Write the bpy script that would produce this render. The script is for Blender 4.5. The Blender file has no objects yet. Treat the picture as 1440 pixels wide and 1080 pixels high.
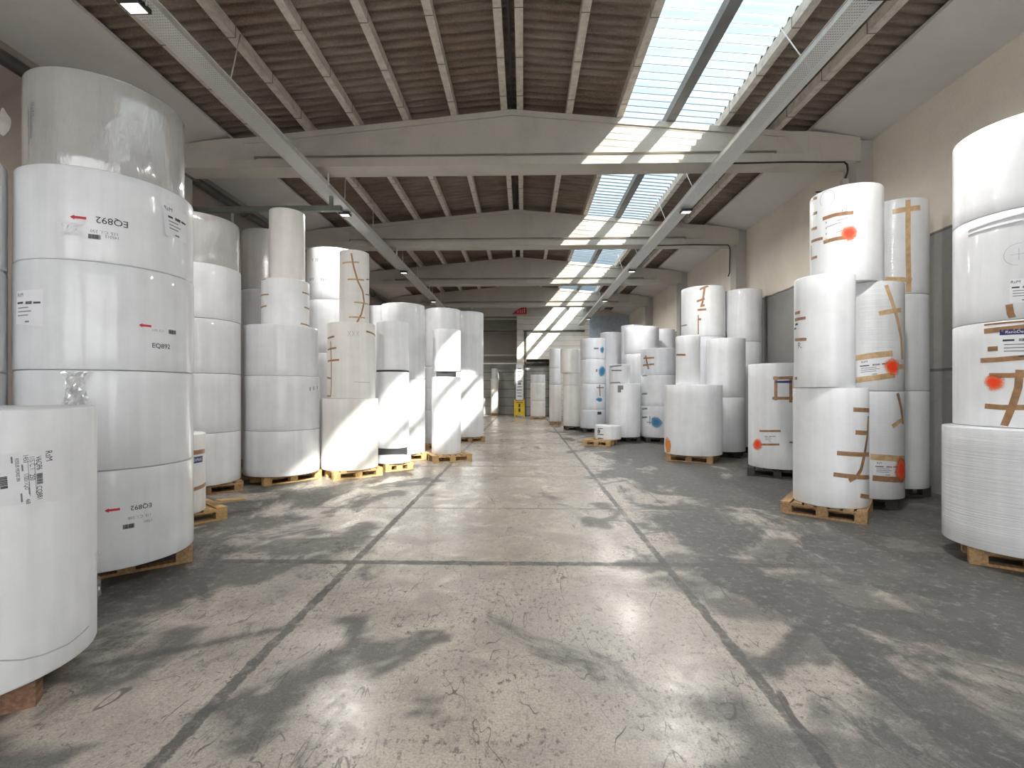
import bpy, math, random
from mathutils import Vector, Matrix
random.seed(7)
PI = math.pi
sc = bpy.context.scene
C = sc.collection

# ------------------------------------------------------------------ helpers
def tag(o, label=None, cat=None, group=None, kind=None):
    if label: o['label'] = label
    if cat: o['category'] = cat
    if group: o['group'] = group
    if kind: o['kind'] = kind
    return o

def empty(name, loc, rz=0.0):
    o = bpy.data.objects.new(name, None)
    o.empty_display_size = .1
    o.location = loc; o.rotation_euler = (0, 0, rz)
    C.objects.link(o)
    return o

class MB:
    def __init__(s): s.v = []; s.f = []; s.smooth = []
    def add(s, vs, fs, sm=False):
        b = len(s.v); s.v += [tuple(p) for p in vs]
        s.f += [tuple(i + b for i in f) for f in fs]; s.smooth += [sm] * len(fs)
        return s
    def box(s, x0, x1, y0, y1, z0, z1, M=None):
        vs = [(x, y, z) for x in (x0, x1) for y in (y0, y1) for z in (z0, z1)]
        if M: vs = [tuple(M @ Vector(p)) for p in vs]
        return s.add(vs, [(0,1,3,2),(4,6,7,5),(0,4,5,1),(2,3,7,6),(0,2,6,4),(1,5,7,3)])
    def prism_y(s, poly, y0, y1):            # poly in x,z, counter-clockwise seen from -y
        n = len(poly)
        vs = [(x, y0, z) for x, z in poly] + [(x, y1, z) for x, z in poly]
        fs = [tuple(range(n)), tuple(range(2*n-1, n-1, -1))]
        fs += [(i, i+n, (i+1) % n + n, (i+1) % n) for i in range(n)]
        return s.add(vs, fs)
    def tube(s, pts, r, n=8, cap=True):
        pts = [Vector(p) for p in pts]; rings = []
        for i, p in enumerate(pts):
            d = (pts[min(i+1, len(pts)-1)] - pts[max(i-1, 0)]).normalized()
            a = d.cross(Vector((0,0,1)) if abs(d.z) < .9 else Vector((1,0,0))).normalized(); b = d.cross(a)
            rings.append([p + (a*math.cos(2*PI*k/n) + b*math.sin(2*PI*k/n))*r for k in range(n)])
        vs = [q for R in rings for q in R]; fs = []
        for i in range(len(pts)-1):
            for k in range(n):
                fs.append((i*n+k, i*n+(k+1) % n, (i+1)*n+(k+1) % n, (i+1)*n+k))
        if cap: fs += [tuple(range(n-1, -1, -1)), tuple(range((len(pts)-1)*n, len(pts)*n))]
        return s.add(vs, fs, True)
    def lathe(s, prof, n=96, sharp=()):
        vs = []; fs = []
        for r, z in prof:
            vs += [(r*math.cos(2*PI*k/n), r*math.sin(2*PI*k/n), z) for k in range(n)]
        for i in range(len(prof)-1):
            for k in range(n):
                fs.append((i*n+k, i*n+(k+1) % n, (i+1)*n+(k+1) % n, (i+1)*n+k))
        return s.add(vs, fs, True)
    def mesh(s, name, mat):
        me = bpy.data.meshes.new(name); me.from_pydata(s.v, [], s.f); me.update()
        me.polygons.foreach_set('use_smooth', s.smooth)
        if mat: me.materials.append(mat)
        return me
    def build(s, name, mat, parent=None, loc=None):
        o = bpy.data.objects.new(name, s.mesh(name, mat)); C.objects.link(o)
        if parent: o.parent = parent
        if loc: o.location = loc
        return o

def struct(name, mb, mat):
    return tag(mb.build(name, mat), kind='structure')

# ------------------------------------------------------------------ materials
class NT:
    def __init__(s, name):
        s.m = bpy.data.materials.new(name); s.m.use_nodes = True
        s.t = s.m.node_tree; s.t.nodes.clear()
        s.out = s.t.nodes.new('ShaderNodeOutputMaterial')
    def n(s, typ, **kw):
        d = s.t.nodes.new(typ)
        for k, v in kw.items():
            if k.startswith('_'): setattr(d, k[1:], v)
        return d
    def l(s, a, b): s.t.links.new(a, b)
    def put(s, sock, v):
        if hasattr(v, 'is_output') or isinstance(v, bpy.types.NodeSocket): s.l(v, sock)
        elif isinstance(v, (tuple, list)) and len(v) == 3 and sock.type == 'RGBA': sock.default_value = (*v, 1)
        else: sock.default_value = v
    def math(s, op, a, b=0.0, c=None):
        d = s.n('ShaderNodeMath', _operation=op); s.put(d.inputs[0], a); s.put(d.inputs[1], b)
        if c is not None: s.put(d.inputs[2], c)
        return d.outputs[0]
    def mix(s, f, a, b, mode='MIX'):
        d = s.n('ShaderNodeMix', _data_type='RGBA', _blend_type=mode)
        s.put(d.inputs[0], f); s.put(d.inputs[6], a); s.put(d.inputs[7], b)
        return d.outputs[2]
    def ramp(s, v, a, b, t0=0.0, t1=1.0):     # smooth map
        d = s.n('ShaderNodeMapRange', _interpolation_type='SMOOTHSTEP')
        s.put(d.inputs[0], v); s.put(d.inputs[1], a); s.put(d.inputs[2], b); s.put(d.inputs[3], t0); s.put(d.inputs[4], t1)
        return d.outputs[0]
    def coord(s, kind='Object'):
        return s.n('ShaderNodeTexCoord').outputs[kind]
    def mapv(s, v, scale=(1,1,1), loc=(0,0,0), rot=(0,0,0)):
        d = s.n('ShaderNodeMapping'); s.l(v, d.inputs[0]); d.inputs[1].default_value = loc; d.inputs[2].default_value = rot; d.inputs[3].default_value = scale
        return d.outputs[0]
    def noise(s, v, scale, detail=4.0, rough=.55, dist=0.0, col=False):
        d = s.n('ShaderNodeTexNoise'); s.l(v, d.inputs['Vector']); d.inputs['Scale'].default_value = scale
        d.inputs['Detail'].default_value = detail; d.inputs['Roughness'].default_value = rough; d.inputs['Distortion'].default_value = dist
        return d.outputs['Color' if col else 'Fac']
    def sep(s, v):
        d = s.n('ShaderNodeSeparateXYZ'); s.l(v, d.inputs[0]); return d.outputs
    def vadd(s, a, b):
        d = s.n('ShaderNodeVectorMath', _operation='ADD'); s.l(a, d.inputs[0]); s.put(d.inputs[1], b); return d.outputs[0]
    def vscale(s, a, k):
        d = s.n('ShaderNodeVectorMath', _operation='SCALE'); s.l(a, d.inputs[0]); d.inputs[3].default_value = k; return d.outputs[0]
    def bump(s, h, strength=.3, dist=.01):
        d = s.n('ShaderNodeBump'); d.inputs['Strength'].default_value = strength; d.inputs['Distance'].default_value = dist
        s.l(h, d.inputs['Height']); return d.outputs[0]
    def bsdf(s, color, rough=.6, metal=0.0, coat=0.0, coat_rough=.1, spec=.5, normal=None, alpha=None, coat_normal=None):
        d = s.n('ShaderNodeBsdfPrincipled')
        s.put(d.inputs['Base Color'], color); s.put(d.inputs['Roughness'], rough); d.inputs['Metallic'].default_value = metal
        if coat >= 1: d.inputs['Coat IOR'].default_value = 2.1
        d.inputs['Coat Weight'].default_value = coat; d.inputs['Coat Roughness'].default_value = coat_rough
        s.put(d.inputs['Specular IOR Level'], spec)
        if normal is not None: s.l(normal, d.inputs['Normal'])
        if coat_normal is not None: s.l(coat_normal, d.inputs['Coat Normal'])
        if alpha is not None: s.put(d.inputs['Alpha'], alpha)
        s.l(d.outputs[0], s.out.inputs[0])
        return s.m
    def rand(s): return s.n('ShaderNodeObjectInfo').outputs['Random']

def plain(name, col, rough=.6, metal=0.0, var=.12, scale=6.0, coat=0.0, bump=0.0):
    t = NT(name); c = t.coord()
    f = t.noise(c, scale, 5, .6)
    k = t.ramp(f, .3, .7, 1-var, 1+var)
    d = t.n('ShaderNodeVectorMath', _operation='SCALE'); d.inputs[0].default_value = col; t.l(k, d.inputs[3])
    nm = t.bump(t.noise(c, scale*8, 4, .6), bump, .01) if bump else None
    return t.bsdf(d.outputs[0], rough, metal, coat, normal=nm)

def concrete(name, col, dark, scale=1.2, rough=.85, stain=.5):
    t = NT(name); c = t.coord()
    a = t.ramp(t.noise(c, scale, 6, .62, .4), .42, .72)
    b = t.noise(c, 38, 3, .7)
    col1 = t.mix(t.math('MULTIPLY', a, stain), col, dark)
    col2 = t.mix(t.ramp(b, .52, .75, 0, .35), col1, dark)
    return t.bsdf(col2, rough, normal=t.bump(b, .25, .01))

def paper(name, col=(.865,.875,.895), rough=.5, coat=.0, coat_rough=.12, film=None, bstr=.1):
    t = NT(name); c = t.coord(); r = t.rand()
    off = t.n('ShaderNodeCombineXYZ'); t.l(t.math('MULTIPLY', r, 40), off.inputs[0]); t.l(t.math('MULTIPLY', r, 17), off.inputs[2])
    cc = t.vadd(c, off.outputs[0])
    band = t.noise(t.mapv(cc, (5, 5, .25)), 1.6, 3, .5)
    smut = t.noise(cc, 3.5, 6, .65)
    k = t.math('MULTIPLY', t.ramp(band, .3, .7, .93, 1.03), t.ramp(smut, .35, .75, 1.02, .94))
    k = t.math('MULTIPLY', k, t.math('ADD', .95, t.math('MULTIPLY', r, .07)))
    d = t.n('ShaderNodeVectorMath', _operation='SCALE'); d.inputs[0].default_value = col; t.l(k, d.inputs[3])
    nm = None
    if film == 'soft':
        h = t.noise(t.mapv(cc, (1.5, 1.5, .5)), 3.0, 3, .5)
        nm = t.bump(h, bstr, .05)
    elif film == 'crinkle':
        h = t.math('ADD', t.noise(t.mapv(cc, (4, 4, 1.0)), 3.0, 5, .6, 1.2), t.math('MULTIPLY', t.noise(t.mapv(cc, (14, 14, 5)), 2.0, 3, .6), .35))
        nm = t.bump(h, bstr, .05)
    elif film == 'lines':
        h = t.math('ADD', t.noise(t.mapv(cc, (1.2, 1.2, 60)), 1.2, 3, .6, .3), t.noise(t.mapv(cc, (2, 2, .5)), 2.0, 2, .5))
        nm = t.bump(h, bstr, .02)
    if nm is None:
        nm = t.bump(t.noise(t.mapv(cc, (2, 2, .6)), 2.5, 2, .5), .06, .05)
    return t.bsdf(d.outputs[0], rough, 0, coat, coat_rough, .4, nm, coat_normal=nm)

M = {}
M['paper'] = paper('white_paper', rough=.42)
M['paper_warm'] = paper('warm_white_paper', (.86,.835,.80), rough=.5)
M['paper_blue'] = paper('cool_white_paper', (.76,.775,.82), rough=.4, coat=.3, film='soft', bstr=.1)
M['film'] = paper('wrapped_paper', (.785,.795,.815), .45, .7, .10, 'soft', .16)
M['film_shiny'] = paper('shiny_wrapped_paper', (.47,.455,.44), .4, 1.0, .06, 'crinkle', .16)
M['film_lines'] = paper('stretch_wrapped_paper', (.79,.80,.82), .45, .8, .16, 'lines', .28)
M['core'] = plain('core_cardboard', (.36,.26,.17), .8)
M['tape'] = plain('brown_tape', (.33,.18,.09), .35, var=.25, scale=14)
M['tape_tan'] = plain('tan_tape', (.55,.37,.20), .35, var=.18, scale=14)
M['label'] = plain('label_paper', (.80,.80,.83), .55, var=.03)
M['ink'] = plain('black_ink', (.035,.035,.04), .6)
M['ink_grey'] = plain('grey_ink', (.22,.22,.24), .6)
M['red'] = plain('red_ink', (.62,.03,.06), .5)
M['navy'] = plain('navy_ink', (.02,.035,.16), .4)
M['whiteink'] = plain('white_ink', (.85,.85,.88), .5, var=.02)
M['pencil'] = plain('pencil_line', (.45,.45,.50), .6)

def wood(name, col, dark):
    t = NT(name); c = t.coord(); r = t.rand()
    off = t.n('ShaderNodeCombineXYZ'); t.l(t.math('MULTIPLY', r, 23), off.inputs[1]); t.l(t.math('MULTIPLY', r, 9), off.inputs[2])
    cc = t.vadd(c, off.outputs[0])
    g = t.noise(t.mapv(cc, (2, 26, 26)), 1.5, 5, .6, .6)
    f = t.math('ADD', t.ramp(g, .35, .7), t.math('MULTIPLY', t.math('SUBTRACT', r, .5), .5))
    f.node.use_clamp = True
    return t.bsdf(t.mix(f, col, dark), .75, normal=t.bump(g, .2, .01))
M['wood'] = wood('pallet_wood', (.46,.29,.14), (.26,.15,.075))
M['wood_yellow'] = wood('fresh_pallet_wood', (.58,.39,.18), (.42,.25,.10))
M['wood_dark'] = wood('dark_pallet_wood', (.075,.06,.05), (.03,.025,.02))
M['wood_brown'] = wood('old_pallet_wood', (.30,.17,.10), (.16,.085,.05))
M['black'] = plain('black_plastic', (.02,.02,.022), .5)
M['steel'] = plain('galvanised_steel', (.68,.68,.66), .45, .6, .1, 9)
M['dark_steel'] = plain('dark_pipe_steel', (.07,.065,.06), .35, .4, .2)
M['green_steel'] = plain('green_grey_steel', (.14,.15,.125), .6)
M['cable'] = plain('black_cable', (.02,.018,.018), .6)
M['yellow'] = plain('yellow_paint', (.78,.55,.03), .5)
M['beam'] = concrete('beam_concrete', (.48,.445,.395), (.31,.28,.245), .9)
M['soffit'] = concrete('soffit_plaster', (.58,.555,.53), (.48,.455,.435), .7, stain=.6)
M['column'] = concrete('column_concrete', (.40,.375,.34), (.28,.26,.23), 1.0)
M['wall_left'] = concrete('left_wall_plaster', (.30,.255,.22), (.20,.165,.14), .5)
M['recess'] = concrete('recess_wall', (.36,.34,.30), (.27,.255,.23), .5)
M['blue_panel'] = plain('blue_grey_panel', (.42,.48,.55), .6)
M['plaster_patch'] = plain('bare_white_plaster', (.62,.60,.56), .9)

def purlin_mat():
    t = NT('purlin_concrete'); c = t.coord(); y = t.sep(c)[1]
    fr = t.math('FRACT', t.math('MULTIPLY', y, 1/.92))
    line = t.math('LESS_THAN', fr, .02)
    col = t.mix(t.ramp(t.noise(c, 9, 5, .6), .35, .75), (.62,.565,.50), (.43,.385,.335))
    col = t.mix(t.math('MULTIPLY', line, .8), col, (.06,.05,.045))
    return t.bsdf(col, .85)
M['purlin'] = purlin_mat()
M['purlin_dark'] = concrete('dark_purlin_concrete', (.22,.215,.21), (.13,.125,.12), 2.0)

def roof_mat():
    t = NT('fibre_cement_roof'); c = t.coord()
    big = t.ramp(t.noise(c, .55, 5, .6, .5), .35, .7)
    str_ = t.ramp(t.noise(t.mapv(c, (.6, 6, 1)), 2.2, 5, .65), .35, .72)
    fine = t.ramp(t.noise(c, 45, 3, .7), .4, .75)
    col = t.mix(big, (.225,.18,.14), (.17,.108,.07))
    col = t.mix(t.math('MULTIPLY', str_, .75), col, (.085,.064,.048))
    col = t.mix(t.math('MULTIPLY', fine, .35), col, (.34,.30,.26))
    pale = t.ramp(t.noise(t.vadd(c, (7,3,1)), 1.4, 6, .7, .4), .66, .78, 0, .5)
    col = t.mix(pale, col, (.38,.35,.31))
    return t.bsdf(col, .9)
M['roof'] = roof_mat()

def skylight_mat():
    t = NT('translucent_skylight_sheet'); c = t.coord(); s = t.sep(c)
    grime = t.noise(t.mapv(c, (.5, 9, 1)), 1.6, 4, .6)
    rib = t.math('MULTIPLY', t.math('SINE', t.math('MULTIPLY', s[1], 2*PI/.177)), .07)
    sheet = t.math('ADD', t.ramp(grime, .3, .7, .40, .64), rib)
    tr = t.n('ShaderNodeBsdfTransparent'); tr.inputs[0].default_value = (.36,.385,.40,1)
    tl = t.n('ShaderNodeBsdfTranslucent'); tl.inputs[0].default_value = (.17,.20,.215,1)
    mx = t.n('ShaderNodeMixShader'); t.l(sheet, mx.inputs[0]); t.l(tr.outputs[0], mx.inputs[1]); t.l(tl.outputs[0], mx.inputs[2])
    t.l(mx.outputs[0], t.out.inputs[0]); return t.m
M['skylight'] = skylight_mat()

def translucent_mat():
    t = NT('translucent_wall_sheet')  # sheet of the added rear windows, passes diffuse fill light
    tl = t.n('ShaderNodeBsdfTranslucent'); tl.inputs[0].default_value = (.40,.412,.43,1)
    t.l(tl.outputs[0], t.out.inputs[0]); return t.m
M['translucent'] = translucent_mat()

def right_wall_mat():
    t = NT('right_wall_panels'); c = t.coord(); x, y, z = t.sep(c)
    wob = t.math('MULTIPLY', t.math('SUBTRACT', t.noise(c, 2.0, 5, .7), .5), .05)
    zz = t.math('ADD', z, wob)
    n1 = t.noise(c, .6, 6, .6, .5); n2 = t.noise(c, 16, 5, .7)
    paint = t.mix(t.ramp(n1, .35, .7), (.70,.635,.55), (.61,.55,.475))
    paint = t.mix(t.ramp(n2, .55, .8, 0, .3), paint, (.42,.37,.32))
    bare = t.mix(t.ramp(n1, .35, .7), (.30,.295,.275), (.23,.225,.21))
    bare = t.mix(t.ramp(n2, .5, .8, 0, .4), bare, (.17,.165,.155))
    col = t.mix(t.math('GREATER_THAN', zz, 3.80), bare, paint)
    for zj in (1.80, 3.80):
        jn = t.ramp(t.math('ABSOLUTE', t.math('SUBTRACT', zz, zj)), .012, .03, .75, 0)
        col = t.mix(jn, col, (.07,.065,.06))
    pocks = t.ramp(t.noise(t.mapv(c, (1, 1, .3)), 5, 4, .7), .70, .76, 0, .6)
    col = t.mix(pocks, col, (.45,.41,.37))
    return t.bsdf(col, .9, normal=t.bump(n2, .4, .02))
M['wall_right'] = right_wall_mat()

def block_mat():
    t = NT('painted_block_wall'); c = t.coord(); x, y, z = t.sep(c)
    fr = t.math('FRACT', t.math('MULTIPLY', z, 1/.31))
    line = t.math('LESS_THAN', fr, .09)
    col = t.mix(t.ramp(t.noise(c, 1.2, 5, .6), .35, .7), (.74,.70,.64), (.64,.60,.545))
    return t.bsdf(t.mix(t.math('MULTIPLY', line, .55), col, (.25,.23,.2)), .85)
M['block'] = block_mat()

def panel_mat():
    t = NT('ribbed_grey_panel'); c = t.coord(); z = t.sep(c)[2]
    fr = t.math('FRACT', t.math('MULTIPLY', z, 1/.52))
    line = t.math('LESS_THAN', fr, .08)
    col = t.mix(t.ramp(t.noise(c, 1.5, 4, .6), .35, .7), (.42,.43,.395), (.31,.32,.30))
    return t.bsdf(t.mix(t.math('MULTIPLY', line, .7), col, (.05,.05,.048)), .7)
M['panel'] = panel_mat()

def perforated_mat():
    t = NT('perforated_steel'); c = t.coord()
    v = t.n('ShaderNodeVectorMath', _operation='FRACTION'); t.l(t.mapv(c, (40, 28, 0)), v.inputs[0])
    w = t.n('ShaderNodeVectorMath', _operation='SUBTRACT'); t.l(v.outputs[0], w.inputs[0]); w.inputs[1].default_value = (.5,.5,0)
    ln = t.n('ShaderNodeVectorMath', _operation='LENGTH'); t.l(w.outputs[0], ln.inputs[0])
    solid = t.math('GREATER_THAN', ln.outputs['Value'], .27)
    return t.bsdf((.68,.68,.66), .5, .3, alpha=solid)
M['perforated'] = perforated_mat()

def film_mat():
    t = NT('loose_clear_film')
    g = t.n('ShaderNodeBsdfGlossy'); g.inputs['Roughness'].default_value = .12; g.inputs['Color'].default_value = (.9,.9,.9,1)
    tr = t.n('ShaderNodeBsdfTransparent'); tr.inputs[0].default_value = (.98,.98,.98,1)
    mx = t.n('ShaderNodeMixShader'); mx.inputs[0].default_value = .12
    t.l(tr.outputs[0], mx.inputs[1]); t.l(g.outputs[0], mx.inputs[2]); t.l(mx.outputs[0], t.out.inputs[0]); return t.m
M['loose_film'] = film_mat()
M['film_knot'] = M['loose_film'].copy()
[n_ for n_ in M['film_knot'].node_tree.nodes if n_.bl_idname == 'ShaderNodeMixShader'][0].inputs[0].default_value = .38

def spray_mat(name, col, halo):
    t = NT(name); a = t.n('ShaderNodeAttribute', _attribute_name='fade').outputs['Fac']
    nz = t.math('MULTIPLY', t.math('SUBTRACT', t.noise(t.coord(), 45, 4, .7), .5), .5)
    al = t.ramp(t.math('ADD', a, nz), .05, .62)
    return t.bsdf(t.mix(t.ramp(a, .3, .7), halo, col), .5, alpha=al)
M['spray_red'] = spray_mat('red_spray_paint', (.90,.055,.01), (.92,.22,.08))
M['spray_orange'] = spray_mat('orange_spray_paint', (.80,.22,.02), (.85,.35,.08))
M['spray_blue'] = spray_mat('blue_spray_paint', (.03,.19,.38), (.16,.38,.55))

def lamp_mat():
    t = NT('floodlight_lens'); e = t.n('ShaderNodeEmission'); e.inputs[0].default_value = (1,.95,.87,1); e.inputs[1].default_value = 0.7
    t.l(e.outputs[0], t.out.inputs[0]); return t.m
M['lamp'] = lamp_mat()

def floor_mat():
    t = NT('worn_concrete_floor'); c = t.coord(); x, y, z = t.sep(c)
    warp = t.vscale(t.vadd(t.noise(c, 1.7, 5, .6, col=True), (-.5,-.5,-.5)), .55)
    wc = t.vadd(c, warp); wx, wy, wz = t.sep(wc)
    fwarp = t.vscale(t.vadd(t.noise(c, 9.0, 6, .72, col=True), (-.5,-.5,-.5)), .075)
    fc = t.vadd(c, fwarp); fx, fy, fz = t.sep(fc)
    # worn, pale surface
    n_mid = t.noise(c, 2.4, 9, .74, .3)
    pale = t.mix(t.ramp(n_mid, .37, .62), (.56,.49,.42), (.38,.33,.285))
    tint = t.ramp(t.noise(c, .5, 3, .5), .4, .65)
    pale = t.mix(t.math('MULTIPLY', tint, .5), pale, (.50,.465,.425))
    # dirt film: away from the driving aisle
    aisle_r = t.ramp(wx, .75, 1.75)
    far = t.ramp(wx, 1.6, 3.4)
    aisle_l = t.ramp(wx, -1.5, -2.6)
    bias = t.math('ADD', t.math('MULTIPLY', aisle_r, .17), t.math('MULTIPLY', far, .105))
    bias = t.math('ADD', bias, t.math('MULTIPLY', aisle_l, .17))
    blot = t.noise(t.mapv(c, (1.0, .62, 1), (3.1, .7, 0)), .95, 9, .66, .5)
    d1 = t.ramp(t.math('ADD', blot, bias), .57, .69)
    d = t.math('MAXIMUM', d1, t.math('MULTIPLY', t.n('ShaderNodeAttribute', _attribute_name='stain').outputs['Fac'], .85))
    grit = t.noise(c, 13, 8, .75)
    d = t.math('MULTIPLY', d, t.ramp(grit, .34, .50, .68, 1.0))
    col = t.mix(d, pale, t.mix(t.ramp(n_mid, .35, .65), (.075,.074,.068), (.135,.130,.118)))
    # joints: two long filled strips, thin slab joints
    brk = t.ramp(t.noise(c, 1.3, 5, .6), .28, .40, .35, 1)
    def band(co, at, w, k):
        return t.math('MULTIPLY', t.ramp(t.math('ABSOLUTE', t.math('SUBTRACT', co, at)), w*.7, w, k, 0), brk)
    j = band(fx, -1.48, .042, .92)
    j = t.math('MAXIMUM', j, band(fx, 1.22, .040, .92))
    j = t.math('MAXIMUM', j, band(fx, 1.83, .009, .85))
    inner = t.math('MULTIPLY', t.ramp(wx, -3.4, -2.2), t.ramp(wx, 3.2, 2.2))
    cross = band(fy, 4.13, .055, .9)
    for yy, w in ((6.05,.028),(9.4,.04),(13.5,.05),(18.0,.06),(8.3,.02)):
        cross = t.math('MAXIMUM', cross, band(fy, yy, w, .7))
    j = t.math('MAXIMUM', j, t.math('MULTIPLY', cross, inner))
    j = t.math('MAXIMUM', j, t.n('ShaderNodeAttribute', _attribute_name='scrape').outputs['Fac'])
    col = t.mix(t.math('MULTIPLY', j, t.ramp(grit, .34, .55, .5, .95)), col, (.085,.082,.075))
    # specks, scrapes and hairline cracks
    sp = t.ramp(t.noise(t.mapv(c, (1, .7, 1)), 30, 5, .75), .54, .62, 0, .8)
    spm = t.ramp(t.noise(c, 1.9, 5, .65), .36, .60, .25, 1)
    fg = t.ramp(t.noise(c, 85, 3, .8), .35, .65, .80, 1.16)
    col = t.mix(1.0, col, fg, 'MULTIPLY')
    col = t.mix(t.math('MULTIPLY', sp, spm), col, (.10,.095,.085))
    ns = t.noise(t.mapv(c, (2.6, .55, 1), rot=(0,0,.35)), 1.6, 2, .5, .8)
    l1 = t.ramp(t.math('ABSOLUTE', t.math('SUBTRACT', ns, .5)), .0015, .005, .8, 0)
    l1 = t.math('MULTIPLY', l1, t.ramp(t.noise(c, 2.1, 3, .5), .47, .54))
    ns2 = t.noise(t.mapv(c, (3.0, .8, 1), (5,2,0), (0,0,-.5)), 1.9, 2, .5, .6)
    l2 = t.ramp(t.math('ABSOLUTE', t.math('SUBTRACT', ns2, .5)), .0015, .005, .75, 0)
    l2 = t.math('MULTIPLY', l2, t.ramp(t.noise(t.vadd(c, (9,4,0)), 2.3, 3, .5), .48, .55))
    col = t.mix(t.math('MAXIMUM', l1, l2), col, (.09,.08,.07))
    # pale scuffs over the dirt
    sc1 = t.ramp(t.noise(t.mapv(c, (.8, 5, 1), rot=(0,0,.25)), 3.0, 7, .75), .60, .74, 0, .30)
    col = t.mix(t.math('MULTIPLY', sc1, d), col, (.34,.325,.30))
    dust = t.math('MAXIMUM', d, j)
    rough = t.math('ADD', t.ramp(n_mid, .3, .7, .20, .40), t.math('MULTIPLY', dust, .22))
    h = t.math('ADD', t.math('MULTIPLY', grit, .5), t.math('MULTIPLY', t.math('MAXIMUM', l1, l2), -.5))
    return t.bsdf(col, rough, spec=.45, normal=t.bump(h, .10, .01))
M['floor'] = floor_mat()

# ------------------------------------------------------------------ hall
XL, XR, RX = -6.4, 6.0, -.2
Y0, Y1 = -4.0, 27.4
def rz(x): return 6.43 - .093*abs(x - RX)          # top of the roof beams
BEAMS = [8.5, 13.13, 17.76, 22.4]

def build_floor():
    xs = [XL-.3 + (XR-XL+.6)*i/250 for i in range(251)]; ys = []; y = Y0-.3
    while y < 30.2: ys.append(y); y += .05 if -.5 < y < 9.5 else .3
    ys.append(30.2)
    STAIN = [(-2.35,4.6,-1.75,4.9,.30),(-2.2,3.75,-1.85,4.2,.26),(-2.3,4.0,-2.6,2.9,.16),(-1.2,2.2,-.85,2.75,.22),(-.55,2.75,-.75,2.35,.14),
             (1.15,4.05,1.9,4.2,.34),(1.5,3.6,2.3,3.5,.42),(2.2,4.3,3.4,3.6,.5),(1.9,3.0,1.35,2.6,.16),(2.6,2.6,3.2,3.4,.4),
             (1.05,2.0,1.6,1.9,.28),(1.5,5.3,1.9,5.5,.16),(2.0,6.2,2.4,6.3,.22),(3.0,5.2,4.2,4.6,.5),(-1.65,6.8,-2.0,6.4,.22),
             (-2.2,7.2,-1.5,7.8,.2),(-3.0,2.55,-2.3,2.65,.18),(-2.6,2.25,-2.0,1.9,.2),(.9,5.1,1.15,6.4,.2),(2.4,8.6,3.2,8.4,.4),(1.8,2.2,2.6,1.8,.3)]
    SCRAPE = [(-1.45,3.0,-2.3,2.55,.05),(-1.45,4.85,-2.2,4.75,.04),(1.3,2.55,1.75,3.05,.07),(1.25,5.0,1.75,5.25,.04),(1.2,7.6,2.2,8.4,.05),(1.3,3.7,1.0,4.6,.04)]
    def dist(x, y, g):
        dx, dy = g[2]-g[0], g[3]-g[1]; k = min(1, max(0, ((x-g[0])*dx+(y-g[1])*dy)/(dx*dx+dy*dy)))
        return math.hypot(x-g[0]-k*dx, y-g[1]-k*dy)/g[4]
    sm = lambda q: 1 if q < .5 else (0 if q > 1 else (lambda u: u*u*(3-2*u))(2-2*q))
    from mathutils import noise as mn
    vs = []; st = []; sr = []
    for y in ys:
        for x in xs:
            vs.append((x, y, 0))
            if -.5 < y < 9.5:
                wx = x + .45*mn.fractal(Vector((x*1.7, y*1.7, 3.1)), 1, 2, 5); wy = y + .45*mn.fractal(Vector((x*1.7, y*1.7, 9.7)), 1, 2, 5)
                st.append(max(sm(dist(wx, wy, g)) for g in STAIN))
                sr.append(.85*max(sm(dist(x+.04*mn.noise(Vector((x*5, y*5, 1))), y, g)) for g in SCRAPE))
            else: st.append(0); sr.append(0)
    n = len(xs); fs = []
    for i in range(len(ys)-1):
        for k in range(n-1): fs.append((i*n+k, i*n+k+1, i*n+n+k+1, i*n+n+k))
    m = MB().add(vs, fs); N0 = len(m.v); lr = len(ys)-1
    x0, x1, ya, yb = xs[0], xs[-1], ys[0], ys[-1]
    m.v += [(x0, ya, -.2), (x1, ya, -.2), (x1, yb, -.2), (x0, yb, -.2)]; m.f.append((N0, N0+3, N0+2, N0+1)); m.smooth.append(False)
    for a, b, c, d in ((0, n-1, N0+1, N0), (n-1, lr*n+n-1, N0+2, N0+1), (lr*n+n-1, lr*n, N0+3, N0+2), (lr*n, 0, N0, N0+3)):
        m.f.append((b, a, d, c)); m.smooth.append(False)
    o = struct('floor', m, M['floor'])
    for nm, val in (('stain', st), ('scrape', sr)):
        at = o.data.attributes.new(nm, 'FLOAT', 'POINT'); at.data.foreach_set('value', val + [0]*4)
build_floor()
struct('wall_right', MB().box(XR, XR+.25, Y0, Y1+.3, 0, 6.5), M['wall_right'])
struct('wall_left', MB().box(XL-.25, XL, Y0, 30.0, 0, 6.5), M['wall_left'])

# corrugated sheets: waves run along the slope
def sheet(xs, y0, y1, per=.177, amp=.033, nseg=8):
    n = int(round((y1-y0)/per*nseg)); vs = []; fs = []; m = len(xs)
    for i in range(n+1):
        y = y0 + (y1-y0)*i/n
        w = amp*math.sin(2*PI*y/per)
        for x in xs: vs.append((x, y, rz(x) + .205 + w))
    for i in range(n):
        for k in range(m-1):
            a = i*m+k; fs.append((a, a+1, a+m+1, a+m))
    return MB().add(vs, fs, True)
SK0, SK1 = 1.70, 3.43
struct('ceiling_left', sheet([XL-.2, -5, -3.3, -1.7, RX], Y0-.2, 30.2), M['roof'])
struct('ceiling_ridge', sheet([RX, .7, SK0], Y0-.2, Y1+.2), M['roof'])
struct('ceiling_right', sheet([SK1, 4.4, 5.2, XR+.3], Y0-.2, Y1+.2), M['roof'])
edges = [Y0-.2, 3.87] + BEAMS + [Y1+.2]
for i in range(len(edges)-1):
    struct('window_%d' % (i+1), sheet([SK0, 2.54, SK1], edges[i], edges[i+1]), M['skylight'])
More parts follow.
